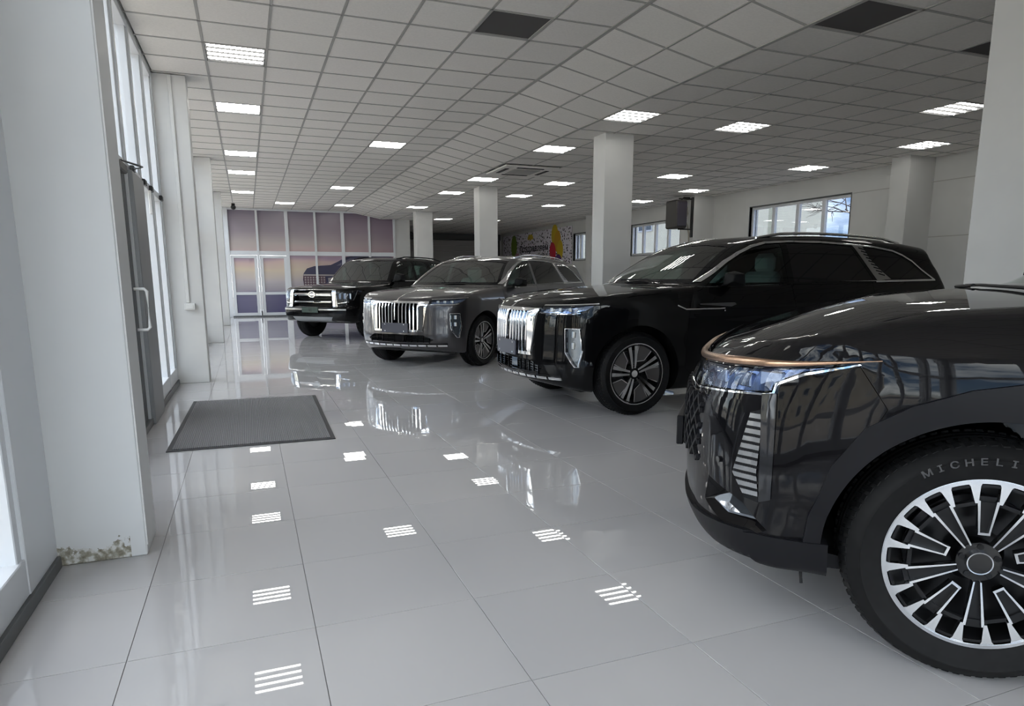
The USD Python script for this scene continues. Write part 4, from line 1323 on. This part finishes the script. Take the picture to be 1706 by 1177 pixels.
# ---------------------------------------------------------------- nearest black SUV with the copper strip
C1 = dict(
    w=curve((.2, .86), (.35, .905), (.5, .925), (.7, .95), (.88, .955), (1.0, .94), (1.1, .905), (1.18, .86), (1.3, .82)),
    taper=curve((-4.2, .08), (-3.4, .02), (-2.6, .0), (.1, .0), (.6, .015), (1, .04)),
    xf=curve((.22, .86), (.33, .93), (.45, .95), (.6, .955), (.75, .95), (.88, .925), (.95, .90), (1.02, .84)),
    plan=curve((0, 0), (.3, .02), (.5, .06), (.66, .115), (.78, .19), (.86, .28), (.92, .42), (.96, .65), (1.05, 1.0)),
    xr=curve((.3, -3.95), (.6, -4.05), (.95, -4.07), (1.2, -4.02)),
    rplan=curve((0, 0), (.5, .04), (.75, .13), (.9, .32), (1.0, .6)),
    top=curve((-4.2, 1.18), (-3.5, 1.23), (-1.5, 1.22), (-.7, 1.232), (-.3, 1.222), (.0, 1.205), (.2, 1.185), (.4, 1.14), (.58, 1.083), (.72, 1.035), (.83, .985), (.9, .94), (.95, .90)),
    crown=curve((-3, .01), (-.6, .04), (.4, .035), (.9, .01)),
    bot=curve((-4.1, .42), (-3.4, .24), (-2.5, .22), (-.5, .22), (.3, .27), (.5, .285), (.9, .265)),
    zb=1.2, yg0=.87, lean=.36, roof=curve((-4.1, 1.56), (-3.8, 1.62), (-3.3, 1.68), (-2.8, 1.715), (-2.3, 1.728), (-1.9, 1.715), (-1.5, 1.675), (-1.2, 1.62)),
    rcrown=.028, ws=curve((1.1, -.24), (1.2, -.40), (1.415, -.80), (1.588, -1.16), (1.66, -1.42), (1.8, -2.0)), wsc=.15, wsk=.45,
    rear=curve((1.15, -4.04), (1.3, -3.98), (1.5, -3.86), (1.62, -3.85), (1.8, -3.85)), k=.04)


BX, BZ = curve((.30, 0), (.42, .9), (.52, 1), (.60, .9), (.68, 0)), curve((.50, 0), (.63, 1), (.67, .97), (.94, 0))
C1['bulge'] = lambda x, ya, z: .040 * BX(x) * BZ(z)


def build_near():
    f = body_field(C1)
    sk = Skin(f, (-4.2, -1.06, .15), (1.05, 1.06, 1.82), .0255)
    P = []

    def part(name, m, material, under=None, smooth=30, kind=None):
        P.append((name, tri(m), material, under, smooth, kind))
    body = sk.at(0)
    cav = surf_man(lambda x, y, z: smax(np.maximum(f(x, y, z) + .055, .78 - z), np.maximum(x + .40, -3.8 - x), .03), (-4.0, -.95, .7), (-.2, .95, 1.75), .05)
    wells = add([cyl_y(x, .392, .455, s, s + .7) for x in (0, -2.95) for s in (-1.25, .55)])
    ws = prism(Polygon([(-.78, 1.235), (-.60, 1.60), (-.3, 1.632), (.3, 1.632), (.60, 1.60), (.78, 1.235)]), 'x', -1.9, .2)
    rw = prism(Polygon([(-.68, 1.28), (-.56, 1.52), (.56, 1.52), (.68, 1.28)]), 'x', -4.5, -3.7)
    gl = {'F': [(-.70, 1.235), (-.95, 1.40), (-1.2, 1.53), (-1.5, 1.60), (-1.75, 1.61), (-1.75, 1.24)], 'R': [(-1.83, 1.24), (-1.83, 1.61), (-2.4, 1.61), (-2.85, 1.58), (-3.5, 1.30), (-3.5, 1.25)]}
    winp = add([side(p, s=s) for p in gl.values() for s in (1, -1)])
    lower = body - cav - wells - winp - ws - rw
    # lamp recess
    hl_f = Polygon([(.24, .918), (.24, .838), (.45, .835), (.754, .866), (.80, .872), (.80, .955), (.62, .945)])
    hl_s = Polygon([(.78, .866), (.65, .879), (.63, .885), (.621, .916), (.539, .955), (.385, .993), (.52, .975), (.62, .966), (.78, .957)])

    def lamp_prism(s, g=0.0):
        a = hl_f.buffer(g)
        b = hl_s.buffer(g)
        pf = front([(s * y, z) for y, z in a.exterior.coords], .3, 1.2) ^ prism(sbox(.3, 0, 1.2, .80) if s > 0 else sbox(.3, -.80, 1.2, 0), 'z', .5, 1.3)
        return pf + side(b, .799, 1.2, s)
    lamps = {s: lamp_prism(s) for s in (1, -1)}
    lower = lower - ((lamps[1] + lamps[-1]) - sk.at(-.045))
    # sloping scoops low in the bumper
    scoops = []
    for s in (1, -1):
        rim_ = [(.839, .65, .545), (.706, .826, .497), (.577, .888, .429), (.66, .80, .40), (.749, .749, .41), (.86, .60, .45)]
        pts = [(x + .05, y + .04, z - (.05 if z < .46 else 0)) for x, y, z in rim_] + [(.66, .70, .50), (.60, .80, .46)]
        scoops.append(m3.Manifold.hull_points(np.array([(x, s * y, z) for x, y, z in pts], np.float32)))
    lower = lower - add(scoops)
    for s in (1, -1):
        for tri_ in ([(.577, .888, .429), (.749, .749, .41), (.66, .70, .50), (.60, .80, .46)], [(.749, .749, .41), (.86, .60, .45), (.66, .70, .50)]):
            v_ = np.array([(x - .004, s * (y - .004), z + d) for x, y, z in tri_ for d in (.002, .010)], np.float32)
            part('scoop_plate', m3.Manifold.hull_points(v_), M_scoop)
    # bonnet
    hood_plan = Polygon([(.84, -.30), (.76, -.58), (.6, -.735), (.3, -.80), (-.40, -.80), (-.32, -.4), (-.24, 0), (-.32, .4), (-.40, .80), (.3, .80), (.6, .735), (.76, .58), (.84, .30), (.86, 0)])
    lo_, hi_ = hood_plan.buffer(-.003), hood_plan
    hood = lower ^ prism(lo_, 'z', .955, 1.4)
    lower = lower - prism(hi_, 'z', .955, 1.4)
    doors = {'front_door': [(-.50, .42), (-.52, 1.0), (-.60, 1.20), (-1.79, 1.22), (-1.80, .38), (-.62, .36)], 'rear_door': [(-1.805, .38), (-1.795, 1.22), (-2.85, 1.23), (-2.82, .95), (-2.55, .62), (-2.48, .38)]}
    for n, poly in doors.items():
        for s in (1, -1):
            part(n, lower ^ side(Polygon(poly).buffer(-.003), .80, 1.2, s), 'paint')
    for n, poly in doors.items():
        for s in (1, -1):
            lower = lower - side(poly, .80, 1.2, s)
    # front bumper and fenders split along a seam from the lamp to the arch
    bump = Polygon([(.385, .99), (.30, .86), (.33, .80), (.41, .70), (.50, .30), (.42, .0), (1.3, .0), (1.3, .955), (.6, .955)])
    bcut = prism(bump, 'y', -1.3, 1.3)
    part('front_bumper', lower ^ prism(bump.buffer(-.002), 'y', -1.3, 1.3), 'paint')
    part('body', lower - bcut, 'paint')
    part('hood', hood, 'paint')
    zc = 1.1
    part('windshield', sk.patch(ws, -.002, .009, zc), M_car_glass)
    part('rear_window', sk.patch(rw, -.002, .009, zc), M_car_privacy)
    for k, p in gl.items():
        for s in (1, -1):
            part('side_window', sk.patch(side(Polygon(p).buffer(.004), s=s), -.002, .009, zc), M_car_privacy)
    # copper strip round the nose
    left = [(.325, .93, 1.007), (.42, .92, .998), (.523, .893, .987), (.615, .835, .978), (.702, .764, .973), (.785, .62, .962), (.862, .339, .943), (.90, .15, .932)]

    def on_skin(x, y, z):
        if y < .7:
            return (sk.x_at(y, z), y, z)
        return (x, sk.y_at(x, z), z)
    pts = [on_skin(*p) for p in left]
    pts = pts + [(sk.x_at(0, .930), 0, .930)] + [(x, -y, z) for x, y, z in pts[::-1]]
    q = np.array(pts); tpar = np.linspace(0, 1, len(q))
    tt = np.linspace(0, 1, 81)
    path = np.stack([PchipInterpolator(tpar, q[:, k])(tt) for k in range(3)], 1)
    rad = .0165 * np.clip(np.sin(np.pi * tt) * 1.35, .12, 1.0)
    part('copper_strip', tube(path, rad, 10), M_copper, smooth=50)
    # lamps
    for s in (1, -1):
        part('lamp_bowl', (sk.at(-.028) ^ lamp_prism(s, -.004)) - sk.at(-.042), M_bowl_blue, 'headlight')
        part('lamp_lens', sk.patch(lamp_prism(s, -.003), -.001, .008), M_lens, 'headlight')
        mods = []
        for (x, y, z) in ((.809, .64, .905), (.735, .767, .910), (.640, .852, .925)):
            nrm = np.array([f(np.array(x + 1e-3), np.array(y), np.array(z)) - f(np.array(x - 1e-3), np.array(y), np.array(z)), f(np.array(x), np.array(y + 1e-3), np.array(z)) - f(np.array(x), np.array(y - 1e-3), np.array(z)), 0])
            nrm /= np.linalg.norm(nrm)
            tv = np.array([-nrm[1], nrm[0], 0])
            b = rbox(-.045, .045, -.009, .009, -.026, .026, .005)
            Rm = np.stack([tv, nrm, [0, 0, 1.0]], 1)
            b = place(b, np.array([x, y, z]) - nrm * .020, Rm)
            if s < 0:
                b = ymir(b)
            mods.append(b)
        for b in mods:
            part('lamp_module', b, M_lamp_in, 'headlight')
        edge_f = [(.235, .838), (.45, .835), (.754, .866), (.80, .872), (.80, .865), (.754, .859), (.45, .828), (.235, .831)]
        ef = front([(s * y, z) for y, z in edge_f], .3, 1.2) ^ prism(sbox(.3, 0, 1.2, .80) if s > 0 else sbox(.3, -.80, 1.2, 0), 'z', .5, 1.3)
        es = side([(.78, .866), (.65, .879), (.63, .885), (.621, .916), (.539, .957), (.385, .995), (.38, .991), (.535, .949), (.614, .911), (.624, .879), (.65, .872), (.78, .859)], .799, 1.2, s)
        part('lamp_edge', sk.patch(ef + es, .003, .012), M_chrome, 'headlight')
        # upright lamp with ribs
        rib = Polygon([(.693, .808), (.662, .822), (.657, .746), (.664, .609), (.652, .501), (.696, .507), (.741, .587)])
        part('rib_backing', sk.patch(side(rib, .6, 1.2, s), .003, .02), M_satin_black, 'ribbed_lamp')
        for k in range(11):
            z0 = .522 + .0268 * k
            st = Polygon([(.60, z0 + .004), (.80, z0 - .004), (.80, z0 + .012), (.60, z0 + .020)])
            m_ = sk.patch(side(rib.intersection(st), .6, 1.2, s), .010, .01)
            if m_.volume() > 1e-8:
                part('rib', m_, M_silver_dim, 'ribbed_lamp')
        part('lamp_bar', sk.patch(side(Polygon([(.658, .872), (.620, .880), (.619, .524), (.648, .510)]).buffer(.004), .6, 1.2, s), .013, .02), M_smoke, 'ribbed_lamp')
    # grille
    panel = sym([(0, .555), (.60, .545), (.80, .60), (.825, .80), (.80, .842), (.45, .815), (0, .815)])
    part('grille_panel', sk.patch(front(panel, .4, 1.2), .004, .015), M_gloss_black, 'grille')
    lat = []
    for k in range(-14, 15):
        for sg in (1, -1):
            c = LineString([(k * .09 - .14, .56), (k * .09, .56 + .125), (k * .09 - .0, .56 + .125)]) if sg > 0 else LineString([(k * .09 + .14, .56), (k * .09, .56 + .125)])
            lat.append(c.buffer(.006, cap_style=2))
            c2 = affinity.translate(c, 0, .125)
            lat.append(c2.buffer(.006, cap_style=2))
    lattice = unary_union(lat).intersection(sbox(-.60, .555, .60, .812))
    part('grille_lattice', sk.patch(front(lattice, .4, 1.2), .014, .012), M_satin_black, 'grille', kind='stuff')
    part('plate_holder', rbox(.955, .985, -.24, .24, .53, .66, .004), M_satin_black)
    part('parking_sensor', place(trimesh.creation.cylinder(.011, .02, sections=16), (sk.x_at(.755, .613) + .001, .755, .613), np.array([[0, -.6, .8], [0, .8, .6], [1.0, 0, 0]])), M_gloss_black, smooth=40)
    # satin cladding: arches and lower lip
    out_pts = [(-.56, .40), (-.545, .60), (-.47, .76), (-.33, .885), (-.16, .945), (-.038, .955), (.087, .932), (.237, .876), (.359, .797), (.442, .669), (.498, .484), (.507, .384), (.42, .384)]
    for dx in (0, -2.95):
        arch = Polygon([(x + dx, z) for x, z in ([(-.42, .384)] + out_pts)]).difference(affinity.translate(Point(0, 0).buffer(.453, 48), dx, .392))
        for s in (1, -1):
            part('arch_cladding', sk.patch(side(arch, .5, 1.25, s), .015, .05), M_satin_black)
    lip_f = front(sym([(0, .345), (.5, .348), (.87, .392), (.87, .29), (.5, .262), (0, .255)]), .3, 1.3) ^ prism(sbox(.3, -.85, 1.3, .85), 'z', 0, 1)
    lip_s = add([side([(.424, .270), (.431, .395), (.66, .388), (.72, .375), (.72, .27)], .849, 1.25, s) for s in (1, -1)])
    part('lower_lip', sk.patch(lip_f + lip_s, .018, .04), M_satin_black)
    for s in (1, -1):
        part('sill', sk.patch(side([(-.50, .2), (-.50, .36), (-2.45, .36), (-2.45, .2)], .5, 1.25, s), .012, .04), M_satin_black)
        part('mirror', mirror_mesh(-.74, .95, 1.2, s), 'paint', smooth=60)
    part('floor_pan', rbox(-3.8, .5, -.74, .74, .24, .32, .02), M_under)
    part('tow_strap', tube([(.50, .80, .30), (.495, .80, .24), (.49, .80, .20)], .006, 6), M_black)
    for wp in (((-.22, .60), (-.20, .35), (-.17, .0), (-.20, -.30)), ((-.16, -.05), (-.20, -.45), (-.30, -.62))):
        part('wiper', tube([(x, y, sk.z_at(x, abs(y)) + .012) for x, y in wp], .007, 6), M_satin_black)
    return P


M_silver_dim = simple('rib_silver', (.34, .345, .36), .32, .7)
M_bowl_blue = simple('lamp_bowl_blue', (.16, .20, .30), .15, .8)
M_scoop = simple('scoop_gloss', (.30, .33, .38), .04, .85)
M_smoke = simple('smoked_bar', (.035, .036, .04), .06, .4)
near = thing('suv', 'glossy black SUV with copper nose strip, nearest the camera', 'car', (2.639, 1.973, 0), math.radians(139.72))
emit(near, build_near(), M_paint_black2)
wheels(near, 2.95, .808, .386, .270, .265, 'many')
cabin(near, -.75, .38)
seats(near, [(-1.45, .38), (-1.45, -.38)])
# raised lettering on the tyre wall
fw = str(near.GetPath()) + '/wheel'
TXT, lets = 'MICHELIN', []
for k, ch in enumerate(TXT):
    phi = math.radians(58 + 6.6 * k)
    g_ = meshkit.text_mesh(ch, .021, .003, True)
    g_.apply_translation([-g_.bounds[:, 0].mean(), -.0105, 0])
    g_.apply_scale([1.25, 1, 1])
    e_r, e_t = np.array([math.cos(phi), 0, math.sin(phi)]), np.array([-math.sin(phi), 0, math.cos(phi)])
    lets.append(place(g_, e_r * .334 + np.array([0, .1335, 0]), np.stack([e_t, e_r, [0, 1.0, 0]], 1)))
obj('tyre_lettering', cat_(lets), simple('tyre_letter', (.055, .055, .058), .5), fw)

# ---------------------------------------------------------------- far black off-road car
T5 = dict(
    w=curve((.25, .86), (.4, .91), (.6, .93), (.9, .935), (1.1, .915), (1.22, .88), (1.35, .85)),
    taper=curve((-4.1, .05), (-3.4, .01), (-2.6, 0), (.3, 0), (.9, .03)),
    xf=curve((.28, .80), (.38, .87), (.5, .92), (.66, .94), (.70, .89), (.95, .88), (1.04, .86), (1.1, .80)),
    plan=curve((0, 0), (.55, .025), (.7, .06), (.8, .12), (.88, .24), (.93, .42), (1.0, .8)),
    xr=curve((.4, -3.75), (.7, -3.82), (1.2, -3.80)),
    rplan=curve((0, 0), (.6, .02), (.8, .09), (.92, .3), (1.0, .6)),
    top=curve((-4.2, 1.22), (-.6, 1.20), (-.2, 1.175), (.4, 1.14), (.72, 1.10), (.86, 1.06)),
    crown=curve((-3, .01), (-.5, .03), (.8, .035)),
    bot=curve((-3.9, .45), (-2.8, .32), (-.5, .32), (.5, .36), (.9, .42)),
    zb=1.2, yg0=.88, lean=.30, roof=curve((-3.95, 1.66), (-3.4, 1.72), (-2.6, 1.765), (-1.9, 1.77), (-1.4, 1.75), (-1.15, 1.71)),
    rcrown=.03, ws=curve((1.1, -.50), (1.2, -.60), (1.45, -.87), (1.65, -1.10), (1.8, -1.35)), wsc=.10, wsk=.25,
    rear=curve((1.2, -3.80), (1.5, -3.74), (1.7, -3.68), (1.8, -3.66)), k=.035)


def build_off():
    f = body_field(T5)
    sk = Skin(f, (-4.0, -1.04, .22), (1.05, 1.04, 1.86), .036)
    P = []

    def part(name, m, material, under=None, smooth=30, kind=None):
        P.append((name, tri(m), material, under, smooth, kind))
    cav = surf_man(lambda x, y, z: smax(np.maximum(f(x, y, z) + .06, .80 - z), np.maximum(x + .50, -3.6 - x), .03), (-3.9, -.95, .7), (-.3, .95, 1.8), .05)
    wells = add([cyl_y(x, .40, .47, s, s + .7) for x in (0, -2.85) for s in (-1.25, .52)])
    ws = prism(Polygon([(-.78, 1.225), (-.66, 1.66), (.66, 1.66), (.78, 1.225)]), 'x', -1.6, -.05)
    rw = prism(Polygon([(-.68, 1.28), (-.6, 1.6), (.6, 1.6), (.68, 1.28)]), 'x', -4.2, -3.5)
    gl = {'F': [(-.78, 1.23), (-.98, 1.42), (-1.2, 1.60), (-1.35, 1.65), (-1.72, 1.66), (-1.72, 1.23)], 'R': [(-1.80, 1.23), (-1.80, 1.66), (-2.2, 1.66), (-2.38, 1.60), (-2.62, 1.26), (-2.6, 1.23)], 'Q': [(-2.46, 1.64), (-2.75, 1.65), (-3.4, 1.61), (-3.5, 1.27), (-2.75, 1.25)]}
    winp = add([side(p, s=s) for p in gl.values() for s in (1, -1)])
    lower = sk.at(0) - cav - wells - winp - ws - rw
    gr = sym([(0, .70), (.53, .70), (.50, 1.035), (0, 1.035)])
    lower = lower - front(gr, .68, 1.3)
    hlf = [(.60, 1.00), (.60, .77), (.80, .80), (.80, 1.02)]
    hls = [(.80, .80), (.80, 1.02), (.56, 1.03), (.66, .83)]
    lam = {s: (front([(s * y, z) for y, z in hlf], .4, 1.2) ^ prism(sbox(.4, 0, 1.2, .80) if s > 0 else sbox(.4, -.8, 1.2, 0), 'z', .5, 1.3)) + side(hls, .799, 1.2, s) for s in (1, -1)}
    lower = lower - ((lam[1] + lam[-1]) - sk.at(-.05))
    hood_plan = Polygon([(.80, -.60), (.68, -.78), (-.48, -.80), (-.44, 0), (-.48, .80), (.68, .78), (.80, .60), (.82, 0)])
    hood = lower ^ prism(hood_plan.buffer(-.004), 'z', 1.03, 1.35)
    lower = lower - prism(hood_plan, 'z', 1.03, 1.35)
    part('body', lower, 'paint')
    part('hood', hood, 'paint')
    zc = 1.1
    part('windshield', sk.patch(ws, -.002, .009, zc), M_car_glass)
    part('rear_window', sk.patch(rw, -.002, .009, zc), M_car_glass)
    for k, p in gl.items():
        for s in (1, -1):
            part('side_window', sk.patch(side(Polygon(p).buffer(.004), s=s), -.002, .009, zc), M_side_glass)
    for s in (1, -1):
        rail = [(-1.35 - .33 * i, .60 * s, 0) for i in range(7)]
        rail = [(x, y, sk.z_at(x, abs(y)) + (.03 if 0 < i < 6 else .0)) for i, (x, y, _) in enumerate(rail)]
        part('roof_rail', tube(rail, .014, 8), M_satin_black, smooth=50)
        if s > 0:
            part('mirror', mirror_mesh(-.78, .93, 1.20, s, .20, .18), M_rubber, smooth=60)
        part('belt_trim', sk.patch(side([(-.75, 1.205), (-.75, 1.222), (-3.45, 1.235), (-3.45, 1.218)], .6, 1.2, s), .005, .008), M_chrome)
        part('arch_flare', sk.patch(side(Point(0, .40).buffer(.56, 40).difference(Point(0, .40).buffer(.472, 40)).intersection(sbox(-1, .40, 1, 1.2)), .5, 1.25, s), .03, .05), M_satin_black)
        part('arch_flare', sk.patch(side(Point(-2.85, .40).buffer(.56, 40).difference(Point(-2.85, .40).buffer(.472, 40)).intersection(sbox(-4, .40, -1.5, 1.2)), .5, 1.25, s), .03, .05), M_satin_black)
        part('lamp_bowl', (sk.at(-.03) ^ lam[s]) - sk.at(-.046), M_rim_dark, 'headlight')
        part('lamp_lens', sk.patch(lam[s], -.001, .009), M_lens, 'headlight')
        for y in (.66, .75, .83):
            part('lamp_module', rbox(sk.x_at(y, .9) - .03, sk.x_at(y, .9) - .012, s * y - .032, s * y + .032, .85, .97, .008), M_lamp_in, 'headlight')
        part('lamp_frame', sk.patch(front([(s * y, z) for y, z in ((.60, .77), (.60, .752), (.82, .785), (.82, .803))], .4, 1.2) + side([(.56, 1.03), (.545, 1.03), (.645, .83), (.665, .83)], .799, 1.2, s), .006, .012), M_chrome, 'headlight')
        part('grille_side', sk.patch(front([(s * y, z) for y, z in ((.495, 1.045), (.585, 1.045), (.635, .688), (.53, .688))], .4, 1.2), .02, .04), M_chrome, 'grille')
        part('fog_slot', sk.patch(front([(s * y, z) for y, z in ((.50, .60), (.80, .62), (.80, .54), (.52, .50))], .4, 1.2), .006, .02), M_gloss_black)
    part('grille_backing', rbox(.68, .70, -.56, .56, .69, 1.05, .003), M_satin_black, 'grille')
    for z, h_ in ((.945, .030), (.785, .026)):
        part('grille_bar', rbox(.835, .892, -.50, .50, z - h_, z + h_, .024), M_chrome, 'grille')
    part('grille_mesh', cat_([rbox(.75, .765, -.52, .52, z - .006, z + .006, .002) for z in np.arange(.72, 1.03, .035)]), M_gloss_black, 'grille', kind='stuff')
    part('grille_top_bar', sk.patch(front([(-.53, 1.035), (.53, 1.035), (.53, 1.05), (-.53, 1.05)], .4, 1.2), .012, .03), M_chrome, 'grille')
    bad = trimesh.creation.torus(.055, .012, major_sections=24, minor_sections=6); bad.apply_transform(trimesh.transformations.rotation_matrix(np.pi / 2, [0, 1, 0])); bad.apply_scale([1, 1.5, 1]); bad.apply_translation([.892, 0, .945])
    part('badge', cat_([bad, rbox(.885, .893, -.06, .06, .92, .97, .004)]), M_chrome, 'grille', 40)
    part('plate', rbox(.945, .96, -.23, .19, .575, .685, .003), M_plate_green)
    RX = np.array([[0, 0, 1.0], [1.0, 0, 0], [0, 1.0, 0]])
    glyph = meshkit.text_mesh('VI', .06, .003, True)
    part('plate_mark', place(glyph, (.960, -.06, .60), RX), M_black, 'plate')
    part('bumper_strip', sk.patch(front([(-.80, .655), (.80, .655), (.80, .625), (-.80, .625)], .4, 1.2), .008, .012), M_silver_trim)
    part('skid_plate', sk.patch(front([(-.52, .49), (.52, .49), (.44, .38), (-.44, .38)], .4, 1.2), .014, .03), M_alu)
    part('floor_pan', rbox(-3.5, .5, -.70, .70, .34, .42, .02), M_under)
    part('fender_vent', sk.patch(side([(-.48, .98), (-.50, 1.02), (-.66, 1.05), (-.66, 1.02)], .6, 1.2, 1), .008, .01), M_chrome)
    return P


off = thing('suv', 'black off-road car with two thick chrome grille bars, parked before the printed glass wall', 'car', (1.866, 15.115, 0), math.radians(224.16))
emit(off, build_off(), M_paint_black)
wheels(off, 2.85, .80, .40, .235, .255, 'tank')
seats(off, [(-1.45, .38), (-1.45, -.38), (-2.4, .42), (-2.4, -.42)], .02, [M_seat, M_seat, M_cover, M_seat])
cabin(off, -.92, .38, 1.12)
